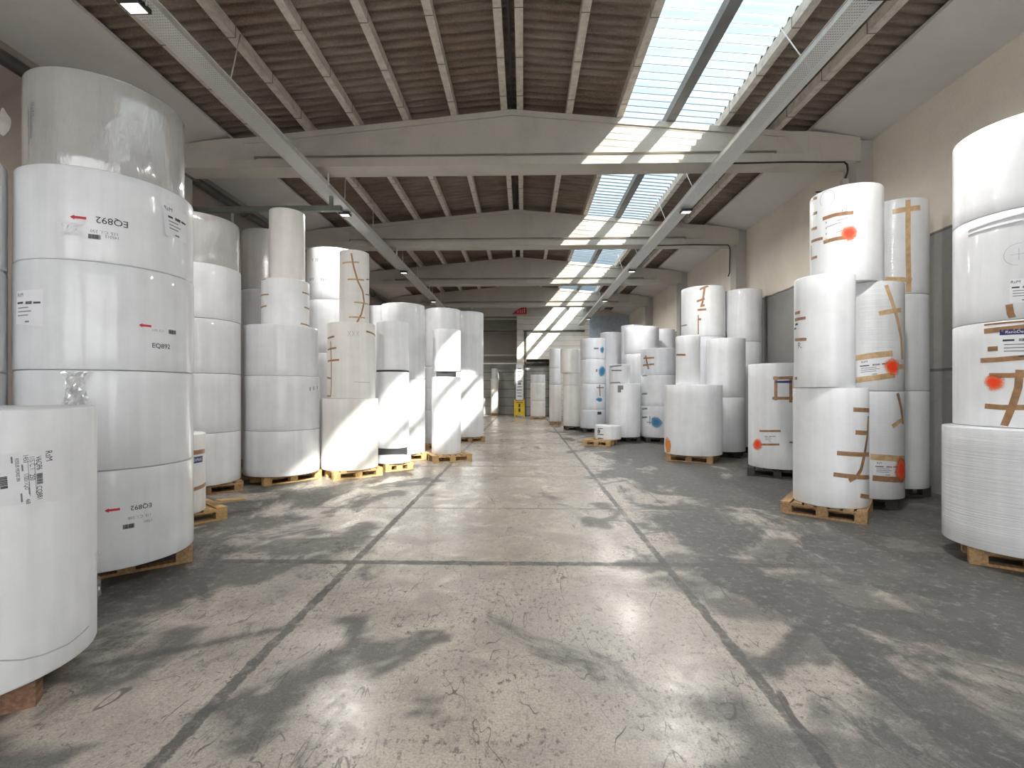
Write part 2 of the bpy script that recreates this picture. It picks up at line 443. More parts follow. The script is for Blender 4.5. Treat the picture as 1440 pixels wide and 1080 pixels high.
struct('trim_1', MB().box(RX-.018, RX+.018, Y0, Y1, 6.50, 6.60), M['black'])     # dark gap line under the ridge

# sloping soffits along both walls
SXR, SXL = 4.98, -5.25
SZR, SZL = rz(SXR)+.065, rz(SXL)+.065
def soffit(name, xi, zi, xw, zw):
    s = 1 if xw > xi else -1
    poly = [(xi, zi), (xw, zw), (xw, zw+.05), (xi, zi+.05)]
    if s < 0: poly = poly[::-1]
    struct(name, MB().prism_y(poly, Y0, Y1), M['soffit'])
soffit('ceiling_soffit_right', SXR, SZR, XR, 5.80)
soffit('ceiling_soffit_left', SXL, SZL, XL, 5.79)

# roof beams
def sof_r(x): return SZR - (x-SXR)*(SZR-5.80)/(XR-SXR)
def sof_l(x): return SZL - (SXL-x)*(SZL-5.79)/(SXL-XL)
ordinal = ['first', 'second', 'third', 'fourth']
for i, y in enumerate(BEAMS):
    r = empty('roof_beam', (RX, y, 5.43))
    b = MB()
    xl, xr = XL+.22-RX, XR-.22-RX
    top = lambda x: min(rz(x+RX), sof_r(x+RX) if x+RX > SXR else 9, sof_l(x+RX) if x+RX < SXL else 9) - 5.43
    xs = [xl, -5.5, -3.0, 0, 3.0, 5.5, xr]
    poly = [(xl, .24), (xr, .24)] + [(x, top(x)-.002) for x in reversed(xs)]
    b.prism_y(poly, -.12, .12)
    b.box(xl, xr, -.04, .04, .14, .24)
    b.build('web', M['beam'], r)
    for s in (-1, 1):
        xe = xl if s < 0 else xr
        st = [(s*4.6, .1205), (s*5.1, .20), (-5.5 if s < 0 else 5.5, .20), (xe, .20)]
        vs = []; fs = []
        for x, tk in st: vs += [(x, -tk, .14), (x, tk, .14), (x, tk, top(x)-.004), (x, -tk, top(x)-.004)]
        for i_ in range(3):
            for k_ in range(4): fs.append((i_*4+k_, i_*4+(k_+1) % 4, i_*4+4+(k_+1) % 4, i_*4+4+k_)[::s])
        fs += [(0, 1, 2, 3)[::-s], (12, 13, 14, 15)[::s]]
        MB().add(vs, fs).build('end_block', M['beam'], r)
    MB().box(xl, xr, -.21, .21, 0, .14).build('bottom_flange', M['beam'], r)
    xs3 = [-4.9, -2.5, 0, 2.5, 4.9]
    poly = [(x, top(x)-.10) for x in xs3] + [(x, top(x)) for x in reversed(xs3)]
    MB().prism_y(poly, -.15, .15).build('top_flange', M['beam'], r)
    tag(r, ['concrete gable roof beam nearest the camera, spanning the whole hall',
            'second concrete roof beam from the camera, spanning the hall',
            'third concrete roof beam from the camera, spanning the hall',
            'last concrete roof beam, just before the end wall with the red sign'][i], 'roof beam', 'concrete roof beams')
    for s, xa, xb in (('right', XR-.28, XR), ('left', XL, XL+.28)):
        struct('column_%s_%d' % (s, i+1), MB().box(xa, xb, y-.17, y+.17, 0, 5.80 if s == 'right' else 5.78), M['column'])

# purlins
PX = [(-4.69, 'lowest concrete purlin on the left slope, next to the soffit'),
      (-3.81, 'second concrete purlin from the soffit on the left slope, above the left cable tray'),
      (-2.94, 'third concrete purlin from the soffit on the left slope'),
      (-2.07, 'third concrete purlin from the ridge on the left slope'),
      (-1.22, 'second concrete purlin from the ridge on the left slope'),
      (-.34, 'concrete purlin along the ridge, on its left side'),
      (-.06, 'concrete purlin along the ridge, on its right side'),
      (.80, 'lone concrete purlin between the ridge and the skylight'),
      (1.68, 'concrete purlin along the upper edge of the skylight'),
      (2.56, 'dark concrete purlin down the middle of the skylight'),
      (3.46, 'concrete purlin along the lower edge of the skylight'),
      (4.40, 'lowest concrete purlin on the right slope, beside the right cable tray')]
for x, lab in PX:
    z = rz(x)
    hw = .08 if x == 2.56 else .055
    p = MB().box(-hw, hw, 0, Y1-Y0, 0, .15)
    o = p.build('roof_purlin', M['purlin_dark' if x == 2.56 else 'purlin'], None, (x, Y0, z + .004 + .093*.06))
    tag(o, lab, 'purlin', 'concrete roof purlins')

# end wall with its two openings, recess on the left
OL, DL, DR, DH = -.37, .10, 1.52, 3.30
ew = MB()
ew.box(DR, 3.80, Y1, Y1+.25, 0, 5.75); ew.box(OL, DL, Y1, Y1+.25, 0, 5.75); ew.box(DL, DR, Y1, Y1+.25, DH, 5.75)
struct('wall_end', ew, M['block'])
struct('wall_end_gable', MB().box(XL, XR, Y1-.02, Y1+.25, 5.75, 6.9), M['soffit'])
bp = MB(); n = 60
for i in range(n):
    xa = 3.80 + (XR-3.80)*i/n; xb = 3.80 + (XR-3.80)*(i+1)/n
    bp.box(xa, xb, Y1 - (.03 if i % 3 else .0), Y1+.25, 0, 5.75)
struct('wall_end_panel', bp, M['blue_panel'])
struct('wall_recess_back', MB().box(XL, OL+.3, 29.3, 29.5, 0, 6.6), M['recess'])
struct('wall_recess_panel', MB().box(XL, OL+.3, 29.26, 29.3, 0, 3.15), M['panel'])
struct('wall_recess_side', MB().box(OL, OL+.25, Y1+.25, 29.3, 0, 6.6), M['recess'])
rd = MB().box(DL, DR, Y1+.55, Y1+.62, 0, DH-.25)
struct('door_1', rd, M['panel'])
struct('door_surround_1', MB().box(DL, DR, Y1+.25, Y1+.75, DH-.02, DH+.1).box(DL-.05, DL, Y1+.25, Y1+.75, 0, DH).box(DR, DR+.05, Y1+.25, Y1+.75, 0, DH).box(DL, DR, Y1+.70, Y1+.76, DH-.3, DH+.1), M['wall_left'])
struct('trim_2', MB().tube([(DL+.02, Y1+.38, DH-.20), (DR-.02, Y1+.38, DH-.20)], .16, 16), M['dark_steel'])   # rolled shutter drum
for k, (zz, th) in enumerate(((5.62,.09),(4.92,.11),(3.62,.10),(3.12,.06))):
    o = MB().box(XL+.02, OL, Y1+.02 if k < 2 else 28.6, Y1+.14 if k < 2 else 28.7, zz-th/2, zz+th/2)
    struct('trim_%d' % (3+k), o, M['beam'] if k != 3 else M['steel'])
struct('column_end', MB().box(OL, OL+.36, Y1-.22, Y1, 0, 5.75), M['block'])

# rear of the hall, behind the camera: translucent windows added for fill light
rw = MB(); rw.box(XL, XR, Y0-.25, Y0, 0, .5); rw.box(XL, XR, Y0-.25, Y0, 5.2, 6.9)
WX = [(-5.4, -2.4), (-1.6, 1.4), (2.2, 5.2)]
xp = [XL] + [v for p in WX for v in p] + [XR]
for i in range(0, 8, 2): rw.box(xp[i], xp[i+1], Y0-.25, Y0, .5, 5.2)
struct('wall_rear', rw, M['soffit'])
for i, (xa, xb) in enumerate(WX): struct('window_rear_%d' % (i+1), MB().box(xa, xb, Y0-.13, Y0-.12, .5, 5.2), M['translucent'])

# ------------------------------------------------------------------ pallets
pallet_cache = {}
def pallet_parts(w, d):
    key = (w, d)
    if key not in pallet_cache:
        P = []
        nb = 7 if d > .8 else 6
        bw = d/(nb + (nb-1)*.28)
        for i in range(nb):
            yy = -d/2 + i*bw*1.28
            P.append(('deck_board', MB().box(-w/2, w/2, yy, yy+bw, .122, .144)))
        for x in (-w/2+.05, 0, w/2-.05):
            P.append(('stringer_board', MB().box(x-.05, x+.05, -d/2, d/2, .100, .1215)))
            for y in (-d/2+.06, 0, d/2-.06):
                P.append(('block', MB().box(x-.049, x+.049, y-.06, y+.06, .0225, .0995)))
            P.append(('bottom_board', MB().box(x-.05, x+.05, -d/2, d/2, 0, .022)))
        pallet_cache[key] = [(n, m.mesh(n, None)) for n, m in P]
    return pallet_cache[key]
mesh_mat = {}
def pallet(x, y, w, d, rot, mat, label, z=0.0):
    r = empty('pallet', (x, y, z), math.radians(rot + 90))
    for n, me in pallet_parts(w, d):
        k = (me.name, mat)
        if k not in mesh_mat:
            m2 = me.copy(); m2.materials.append(M[mat]); mesh_mat[k] = m2
        o = bpy.data.objects.new(n, mesh_mat[k]); o.parent = r; C.objects.link(o)
    return tag(r, label, 'pallet', 'wooden pallets under the paper rolls')

# ------------------------------------------------------------------ paper rolls
F, TH, HZ, CH = 670.0, math.atan(16/670.0), 549.0, 1.5
class Roll: pass
ROLLS = {}
LEVEL = {1: [''], 2: ['lower', 'upper'], 3: ['bottom', 'middle', 'top'], 4: ['bottom', 'second-lowest', 'second-highest', 'top'], 5: ['bottom', 'second-lowest', 'middle', 'second-highest', 'top']}
def make_roll(key, x, y, R, z0, z1, mat, label, group, core=True):
    r = Roll(); r.x, r.y, r.R, r.z0, r.z1 = x, y, R, z0, z1
    h = z1 - z0 - .004; b = .010
    root = empty('paper_roll', (x, y, z0 + .002)); r.root = root
    rc = min(.055, R*.2)
    prof = [(rc, 0), (R-b, 0), (R-b*.3, b*.3), (R, b)] + [(R, b + (h-2*b)*k/6) for k in range(1, 6)] + [(R, h-b), (R-b*.3, h-b*.3), (R-b, h), (rc, h)]
    MB().lathe(prof).build('wrapper', M[mat], root)
    MB().lathe([(rc-.012, .002), (rc-.0005, .002), (rc-.0005, h-.01), (rc-.012, h-.01), (rc-.012, .002)], 24).build('core_tube', M['core'], root)
    tag(root, label, 'paper roll', group)
    ROLLS[key] = r
    return r

LG, RG = 'paper rolls along the left side of the hall', 'paper rolls along the right side of the hall'
def stack(key, x, y, items, phrase, group, first=None):
    """items: (radius, z0, z1, material, dx, dy, label or None)"""
    n = len(items)
    for i, it in enumerate(items):
        R, z0, z1, mat = it[:4]; dx, dy = it[4:6] if len(it) > 4 else (0, 0)
        lab = it[6] if len(it) > 6 else '%s roll of the %s' % (LEVEL[n][i], phrase)
        make_roll('%s%d' % (key, i), x+dx, y+dy, R, z0, z1, mat, lab, group)

P0 = .144
# left side, front to back
stack('A', -2.76, 2.28, [(.5, P0, 1.415, 'paper', 0, 0, 'single white paper roll with a big printed sheet, in front on a broken pallet')], '', LG)
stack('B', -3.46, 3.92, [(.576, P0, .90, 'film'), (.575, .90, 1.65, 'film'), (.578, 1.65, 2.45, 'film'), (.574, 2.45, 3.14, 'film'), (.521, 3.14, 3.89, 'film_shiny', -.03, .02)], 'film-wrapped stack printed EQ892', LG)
stack('C', -4.30, 3.12, [(.56, P0, .88, 'paper'), (.56, .88, 1.63, 'paper'), (.56, 1.63, 2.38, 'paper'), (.56, 2.38, 3.16, 'paper')], 'stack at the photo edge behind the printed one', LG)
stack('D2', -3.95, 5.21, [(.35, P0, 1.02, 'paper_warm', 0, 0, 'small taped white paper roll on the orange pallet beside the film-wrapped stack')], '', LG)
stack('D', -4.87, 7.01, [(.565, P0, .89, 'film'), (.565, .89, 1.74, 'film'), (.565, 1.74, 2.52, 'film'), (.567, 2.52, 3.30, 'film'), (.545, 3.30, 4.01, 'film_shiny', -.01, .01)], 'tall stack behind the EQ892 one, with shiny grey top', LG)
stack('E', -4.04, 7.90, [(.584, P0, .86, 'film'), (.582, .86, 1.73, 'film'), (.57, 1.73, 2.54, 'film', -.01, 0), (.369, 2.54, 3.33, 'paper', .02, .07), (.279, 3.33, 4.51, 'paper_warm', .03, .10)], 'stepped stack narrowing to a slim top roll', LG)
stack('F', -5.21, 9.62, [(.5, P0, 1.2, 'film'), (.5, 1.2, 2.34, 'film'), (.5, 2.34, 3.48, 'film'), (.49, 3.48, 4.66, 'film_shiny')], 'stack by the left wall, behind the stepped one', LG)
stack('G', -4.33, 10.82, [(.602, P0, 1.16, 'film'), (.602, 1.16, 2.32, 'film'), (.602, 2.32, 3.48, 'film'), (.6, 3.48, 4.62, 'film')], 'wide tall stack behind the cross-taped slim roll', LG)
stack('H', -3.08, 8.39, [(.484, P0, 1.36, 'paper_warm'), (.408, 1.36, 2.67, 'paper_warm', .02, .02), (.253, 2.67, 3.95, 'paper_warm', .06, .06)], 'stack topped by a slim cross-taped roll', LG)
stack('I', -2.49, 9.03, [(.34, P0, .31, 'paper', 0, 0, 'very low white paper roll under the dark board at the slim stack foot'),
                         (.303, .42, 1.85, 'paper'), (.303, 1.88, 2.79, 'paper')][:1], '', LG)
make_roll('I1', -2.49, 9.03, .303, .42, 1.85, 'paper', 'lower roll of the slim white stack standing on a dark board', LG)
make_roll('I2', -2.49, 9.03, .303, 1.875, 2.79, 'paper', 'upper roll of the slim white stack, above the thin dark sheet', LG)
stack('J', -2.64, 10.41, [(.472, P0, 1.75, 'film'), (.472, 1.75, 3.35, 'film')], 'smooth column right behind the slim stack', LG)
stack('N', -3.62, 12.2, [(.45, P0, 1.2, 'film'), (.45, 1.2, 2.4, 'film'), (.45, 2.4, 3.62, 'film')], 'stack just peeping over the taped stack, near the left wall', LG)
make_roll('L0', -1.67, 10.29, .313, P0, 1.79, 'paper', 'tall sunlit white roll at the aisle under a dark spacer', LG)
make_roll('L1', -1.66, 10.30, .30, 1.90, 2.80, 'paper', 'short white roll resting on the dark spacer beside the aisle', LG)
stack('K', -2.10, 12.40, [(.459, P0, 1.0, 'film'), (.459, 1.0, 1.55, 'film'), (.459, 1.55, 2.11, 'film'), (.459, 2.11, 3.59, 'film')], 'stack behind the sunlit roll with dark spacer', LG)
stack('M', -1.69, 14.17, [(.5, P0, 1.95, 'film'), (.5, 1.95, 3.79, 'film')], 'last left-hand column, standing alone at the aisle', LG)
stack('O', -1.73, 28.63, [(.235, P0, 1.16, 'paper_warm'), (.235, 1.16, 2.22, 'paper_warm'), (.2, 2.22, 2.82, 'film')], 'far stack inside the dark recess', LG)
# right side, back to front
stack('P', .76, 25.04, [(.39, P0, .95, 'paper_warm'), (.39, .95, 1.9, 'paper_warm'), (.385, 1.9, 2.32, 'film')], 'far stack before the shutter doorway', RG)
stack('Q', 1.41, 21.0, [(.27, P0, 1.75, 'paper_warm'), (.27, 1.75, 2.46, 'film'), (.27, 2.46, 3.32, 'film')], 'narrow grey-beige column next to the doorway stack', RG)
stack('QQ', 2.04, 18.42, [(.502, P0, 1.69, 'paper_warm'), (.40, 1.69, 2.17, 'paper_warm', -.12, -.05), (.378, 2.17, 3.07, 'paper_warm', -.24, -.1)], 'beige stack left of the blue-sprayed one', RG)
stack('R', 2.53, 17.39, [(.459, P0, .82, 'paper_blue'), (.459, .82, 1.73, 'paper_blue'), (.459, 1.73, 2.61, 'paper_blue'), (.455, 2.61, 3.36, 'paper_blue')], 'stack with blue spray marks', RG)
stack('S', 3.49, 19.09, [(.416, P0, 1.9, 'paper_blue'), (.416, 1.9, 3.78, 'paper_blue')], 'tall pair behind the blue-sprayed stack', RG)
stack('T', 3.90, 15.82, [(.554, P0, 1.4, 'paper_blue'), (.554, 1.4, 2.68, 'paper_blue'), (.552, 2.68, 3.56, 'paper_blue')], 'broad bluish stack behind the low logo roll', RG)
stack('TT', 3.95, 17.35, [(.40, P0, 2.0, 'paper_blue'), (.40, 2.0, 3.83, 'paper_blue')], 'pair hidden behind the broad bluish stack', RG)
stack('U', 3.0, 14.2, [(.45, P0, 1.70, 'paper'), (.30, 1.70, 2.26, 'film', -.16, -.05)], 'pair just behind the low logo roll, with taped upper roll', RG)
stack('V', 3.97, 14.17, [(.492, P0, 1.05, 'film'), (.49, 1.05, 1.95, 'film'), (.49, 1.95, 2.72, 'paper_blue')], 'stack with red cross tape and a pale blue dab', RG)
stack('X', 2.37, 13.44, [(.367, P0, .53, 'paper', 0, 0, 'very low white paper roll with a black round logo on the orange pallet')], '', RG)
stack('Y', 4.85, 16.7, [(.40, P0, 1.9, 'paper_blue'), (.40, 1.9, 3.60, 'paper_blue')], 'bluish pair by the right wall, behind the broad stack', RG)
make_roll('W0', 3.68, 10.44, .591, P0, 1.62, 'paper', 'wide white roll with orange spot on the plank pallet, middle right', RG)
make_roll('W1', 3.54, 10.34, .251, 1.62, 2.66, 'paper', 'slim white roll standing on the wide orange-spotted roll', RG)
stack('WW', 4.48, 12.0, [(.51, P0, 2.80, 'paper_blue'), (.51, 2.80, 4.02, 'paper')], 'tall stack with zigzag brown tape at its top', RG)
stack('W3', 4.60, 10.95, [(.41, P0, 1.35, 'film'), (.41, 1.35, 2.66, 'film')], 'grey pair between the wide orange-spotted roll and the wall', RG)
stack('WE', 5.44, 11.95, [(.43, P0, 2.67, 'film'), (.43, 2.67, 3.95, 'film')], 'film-wrapped pair against the right wall, orange dot', RG)
stack('AA', 4.57, 8.67, [(.478, P0, 1.97, 'paper', 0, 0, 'single white roll with a brown tape frame and orange dot, on dark pallet')], '', RG)
stack('BB', 3.74, 5.91, [(.388, P0, 1.53, 'paper', 0, 0, 'lower white roll with tape ladder, on the clean wooden pallet'), (.313, 1.53, 2.855, 'paper', -.10, -.05, 'slimmer upper white roll above the tape-ladder roll on the clean pallet')], '', RG)
stack('CC', 4.52, 6.40, [(.40, P0, 1.49, 'film_lines'), (.40, 1.49, 2.86, 'film_lines'), (.402, 2.86, 4.08, 'paper', -.27, -.01)], 'stack with red-spotted taped labels', RG)
stack('DD', 5.37, 7.05, [(.40, P0, 1.49, 'film'), (.40, 1.49, 2.83, 'film'), (.40, 2.83, 4.15, 'film_lines')], 'grey stack by the wall with a long tan tape cross', RG)
stack('EE', 4.37, 4.29, [(.52, P0, 1.18, 'film_lines'), (.50, 1.18, 2.10, 'paper', .19, .13), (.50, 2.10, 3.04, 'film', .19, .13), (.50, 3.04, 3.83, 'film', .19, .13)], 'front right stack at the photo edge', RG)

pallet(-2.86, 2.34, .80, .80, 31, 'wood_brown', 'broken brown pallet under the single front roll with printed sheet')
pallet(-3.53, 4.16, .90, .90, 40, 'wood', 'wooden pallet under the film-wrapped stack printed EQ892')
pallet(-4.42, 3.10, .80, .80, 40, 'wood', 'pallet under the stack cut off by the left photo edge')
pallet(-4.02, 5.42, .80, .80, 52, 'wood_yellow', 'orange pallet with a broken board under the small taped roll')
pallet(-4.87, 7.05, .95, .95, 45, 'wood', 'pallet under the tall stack with the shiny grey top')
pallet(-4.12, 8.0, .95, .95, 52, 'wood_yellow', 'yellow pallet under the stepped stack with slim top roll')
pallet(-5.21, 9.62, .8, .8, 0, 'wood', 'pallet under the stack by the left wall behind the stepped one')
pallet(-4.33, 10.82, .9, .9, 0, 'wood', 'pallet under the wide tall stack behind the cross-taped roll')
pallet(-3.09, 8.42, .86, .86, 40, 'wood_yellow', 'yellow pallet under the stack topped by a cross-taped roll')
pallet(-2.49, 9.06, .56, .56, 40, 'wood_yellow', 'small yellow pallet under the slim stack with dark board')
pallet(-2.62, 10.46, .80, .80, 25, 'wood_yellow', 'yellow pallet under the smooth column behind the slim stack')
pallet(-3.62, 12.2, .8, .8, 0, 'wood', 'pallet under the peeping stack near the left wall')
pallet(-1.65, 10.33, .84, .84, 25, 'wood_yellow', 'yellow pallet at the aisle under the tall sunlit roll')
pallet(-2.10, 12.40, .8, .8, 0, 'wood', 'pallet under the stack behind the sunlit roll')
pallet(-1.69, 14.17, .9, .9, 20, 'wood', 'pallet under the last left-hand column at the aisle')
pallet(-1.73, 28.63, .45, .45, 0, 'wood', 'pallet under the far stack inside the dark recess')
pallet(.76, 25.04, .72, .72, 0, 'wood', 'pallet under the far stack before the shutter doorway')
pallet(1.41, 21.0, .5, .5, 0, 'wood', 'pallet under the narrow grey-beige column')
pallet(2.04, 18.42, .9, .9, 0, 'wood_dark', 'dark pallet under the beige stack')
pallet(2.53, 17.39, .8, .8, 0, 'wood_dark', 'dark pallet under the stack with blue spray marks')
pallet(3.49, 19.09, .8, .8, 0, 'wood_dark', 'dark pallet under the tall pair behind the blue-sprayed stack')
pallet(3.90, 15.82, .9, .9, 0, 'wood_dark', 'dark pallet under the broad bluish stack')
pallet(3.95, 17.35, .6, .6, 0, 'wood_dark', 'dark pallet under the pair hidden behind the broad stack')
pallet(3.05, 14.28, .72, .72, 0, 'wood_dark', 'dark pallet under the pair behind the low logo roll')
pallet(3.97, 14.17, .9, .9, 0, 'wood_dark', 'dark pallet under the stack with red cross tape')
pallet(2.13, 13.30, .76, .76, -25, 'wood_yellow', 'orange pallet under the very low roll with round logo')
pallet(4.85, 16.7, .8, .8, 0, 'wood_dark', 'dark pallet under the bluish pair by the right wall')
pallet(3.68, 10.44, .95, .95, -30, 'wood', 'plank pallet under the wide orange-spotted roll')
pallet(4.48, 12.0, .9, .9, 0, 'wood_dark', 'dark pallet under the tall stack with zigzag tape')
pallet(4.66, 11.04, .62, .62, -30, 'wood_dark', 'dark pallet under the grey pair beside the wide orange-spotted roll')
pallet(5.46, 11.95, .8, .8, 0, 'wood_dark', 'dark pallet under the film-wrapped pair against the wall')
pallet(4.55, 8.70, .92, .92, -25, 'wood_dark', 'dark pallet under the single roll with a tape frame')
pallet(3.765, 6.0, .86, .86, -39, 'wood', 'clean wooden pallet under the roll with a tape ladder')
pallet(4.60, 6.56, .74, .74, -39, 'wood_dark', 'dark pallet under the stack with red-spotted labels')
pallet(5.40, 7.25, .74, .74, 0, 'wood_dark', 'black pallet under the grey stack with tape cross by wall')
pallet(4.42, 4.32, .80, .80, -35, 'wood', 'worn pallet under the front right stack')

# dark boards and sheets between rolls
tag(MB().box(-.27, .27, -.27, .27, 0, .105).build('spacer_board', M['black'], None, (-2.49, 9.03, .312)), 'dark thick board near the floor under the slim white stack', 'board')
bpy.data.objects['spacer_board'].rotation_euler = (0, 0, math.radians(14))
o = MB().box(-.21, .21, -.21, .21, 0, .105).build('spacer_board', M['black'], None, (-1.67, 10.29, 1.792)); o.rotation_euler = (0, 0, math.radians(9))
tag(o, 'dark spacer board between the two sunlit rolls at the aisle', 'board')
tag(MB().lathe([(.001, 0), (.305, 0), (.305, .02), (.001, .02)], 48).build('slip_sheet', M['black'], None, (-2.49, 9.03, 1.852)), 'thin dark slip sheet between the rolls of the slim stack', 'sheet')
# broken board on the orange pallet
o = MB().box(-.15, .15, -.05, .05, 0, .022).build('loose_board', M['wood_yellow'], None, (-3.56, 5.72, .155)); o.rotation_euler = (.03, .12, 1.0)
tag(o, 'short snapped board leaning on the orange pallet beside the small roll', 'board')

# ------------------------------------------------------------------ marks on the rolls
def on(r, px, py):
    """where the line of sight through a photo point meets roll r: (arc length, height) on its own surface"""
    xc = (px-720)/F
    dx, dy, dz = xc*math.cos(TH)-math.sin(TH), xc*math.sin(TH)+math.cos(TH), (HZ-py)/F
    a = dx*dx+dy*dy; b = dx*r.x+dy*r.y; c = r.x*r.x+r.y*r.y-r.R*r.R
    disc = max(b*b-a*c, 0); k = (b-math.sqrt(disc))/a
    return math.atan2(k*dy-r.y, k*dx-r.x)*r.R, CH+k*dz
def wrapuv(pts, R):                     # unwrap arc lengths
    out = [pts[0]]
    for u, z in pts[1:]:
        while u-out[-1][0] > PI*R: u -= 2*PI*R
        while u-out[-1][0] < -PI*R: u += 2*PI*R
        out.append((u, z))
    return out
def surf(r, u, z, off):
    a = u/r.R
    return ((r.R+off)*math.cos(a), (r.R+off)*math.sin(a), z-r.z0-.002)
def clampz(r, z): return min(max(z, r.z0+.014), r.z1-.014)

def tape(r, pix, w=.05, mat='tape', name='tape_strip', off=.002):
    """a strip of tape through photo points, lying on the roll"""
    pts = wrapuv([on(r, *p) for p in pix], r.R)
    pts = [(u, clampz(r, z)) for u, z in pts]
    fine = [pts[0]]
    for a, b in zip(pts, pts[1:]):
        L = math.hypot(b[0]-a[0], b[1]-a[1]); n = max(1, int(L/.03))
        fine += [(a[0]+(b[0]-a[0])*k/n, a[1]+(b[1]-a[1])*k/n) for k in range(1, n+1)]
    vs = []; fs = []; n = len(fine)
    if n < 2: return
    for i, (u, z) in enumerate(fine):
        a, b = fine[max(i-1, 0)], fine[min(i+1, n-1)]
        du, dz = b[0]-a[0], b[1]-a[1]; L = math.hypot(du, dz) or 1
        nu, nz = -dz/L*w/2, du/L*w/2
        for s in (1, -1):
            zz = clampz(r, z+s*nz)
            vs += [surf(r, u+s*nu, zz, off), surf(r, u+s*nu, zz, -.0005)]
    for i in range(n-1):
        b = i*4; c = b+4
        fs += [(b, b+2, c+2, c), (b+1, b, c, c+1), (b+2, b+3, c+3, c+2)]
    fs += [(1, 3, 2, 0), (4*n-4, 4*n-2, 4*n-1, 4*n-3)]
    return MB().add(vs, fs).build(name, M[mat], r.root)

def sheet_on(r, pix, mat='label', name='label_sheet', off=.0015, parent=None, curl=0.0):
    """four photo corners (top-left, top-right, bottom-right, bottom-left) -> a sheet lying on the roll"""
    q = wrapuv([on(r, *p) for p in pix], r.R); n, m = 14, 8; vs = []; fs = []
    for i in range(m+1):
        v = i/m
        for j in range(n+1):
            t_ = j/n
            u = (q[0][0]*(1-t_)+q[1][0]*t_)*(1-v)+(q[3][0]*(1-t_)+q[2][0]*t_)*v
            z = (q[0][1]*(1-t_)+q[1][1]*t_)*(1-v)+(q[3][1]*(1-t_)+q[2][1]*t_)*v
            vs.append(surf(r, u, clampz(r, z), off + curl*max(0, .25-t_)**1.5*v))
    for i in range(m):
        for j in range(n):
            a = i*(n+1)+j; fs.append((a, a+n+1, a+n+2, a+1))
    o = MB().add(vs, fs, True).build(name, M[mat], parent or r.root)
    o['_q'] = [c for p in q for c in p]
    return o

class Print:
    """lettering, bars and arrows printed on a roll or on a label: everything goes into one lettering mesh per colour"""
    def __init__(s, r, off=.0025): s.r = r; s.off = off; s.mb = MB()
    def poly2(s, pts, u0, z0, ang=0.0):
        ca, sa = math.cos(ang), math.sin(ang)
        s.mb.add([surf(s.r, u0+x*ca-y*sa, z0+x*sa+y*ca, s.off) for x, y in pts], [tuple(range(len(pts)))])
    def rect(s, x0, x1, y0, y1, u0, z0, ang=0.0):
        n = max(1, int((x1-x0)/.025)); m = max(1, int((y1-y0)/.025)) if abs(math.sin(ang)) > .3 else 1
        for i in range(n):
            for j in range(m):
                xa, xb = x0+(x1-x0)*i/n, x0+(x1-x0)*(i+1)/n; ya, yb = y0+(y1-y0)*j/m, y0+(y1-y0)*(j+1)/m
                s.poly2([(xa,ya),(xb,ya),(xb,yb),(xa,yb)], u0, z0, ang)
    def text(s, string, size, u0, z0, ang=0.0, sx=1.0):
        cu = bpy.data.curves.new('t', 'FONT'); cu.body = string; cu.size = size; cu.resolution_u = 3
        cu.align_x = 'CENTER'; cu.align_y = 'CENTER'
        ob = bpy.data.objects.new('t', cu); C.objects.link(ob)
        dg = bpy.context.evaluated_depsgraph_get(); me = bpy.data.meshes.new_from_object(ob.evaluated_get(dg))
        ca, sa = math.cos(ang), math.sin(ang)
        s.mb.add([surf(s.r, u0+v.co.x*sx*ca-v.co.y*sa, z0+v.co.x*sx*sa+v.co.y*ca, s.off) for v in me.vertices], [tuple(p.vertices) for p in me.polygons])
        bpy.data.objects.remove(ob); bpy.data.meshes.remove(me); bpy.data.curves.remove(cu)
    def barcode(s, w, h, u0, z0, ang=0.0):
        x = -w/2; rnd = random.Random(int(w*1e4)+int(abs(u0)*100))
        while x < w/2:
            b = w*rnd.choice((.03, .05, .07)); s.rect(x, min(x+b, w/2), -h/2, h/2, u0, z0, ang); x += b + w*rnd.choice((.015, .03))
    def done(s, mat='ink', parent=None, name='lettering'):
        return s.mb.build(name, M[mat], parent or s.r.root) if s.mb.v else None

def spray(r, px, py, rad, mat, stretch=1.0):
    u, z = on(r, px, py); n = 40; rings = 8; vs = [surf(r, u, z, .004)]; fade = [1.0]; fs = []
    rnd = random.Random(int(px*7+py))
    ph = [rnd.uniform(0, 6.28) for _ in range(4)]
    for i in range(1, rings+1):
        for k in range(n):
            a = 2*PI*k/n
            rr = rad*i/rings*1.35*(1+.07*math.sin(2*a+ph[0])+.05*math.sin(3*a+ph[1])+.03*math.sin(5*a+ph[2]))
            vs.append(surf(r, u+rr*math.cos(a), clampz(r, z+rr*stretch*math.sin(a)), .004)); fade.append(1-i/rings)
    fs += [(0, 1+k, 1+(k+1) % n) for k in range(n)]
    for i in range(rings-1):
        for k in range(n):
            a = 1+i*n+k; b = 1+i*n+(k+1) % n; fs.append((a, a+n, b+n, b))
    o = MB().add(vs, fs, True).build('spray_spot', M[mat], r.root)
    at = o.data.attributes.new('fade', 'FLOAT', 'POINT'); at.data.foreach_set('value', fade)
    return o

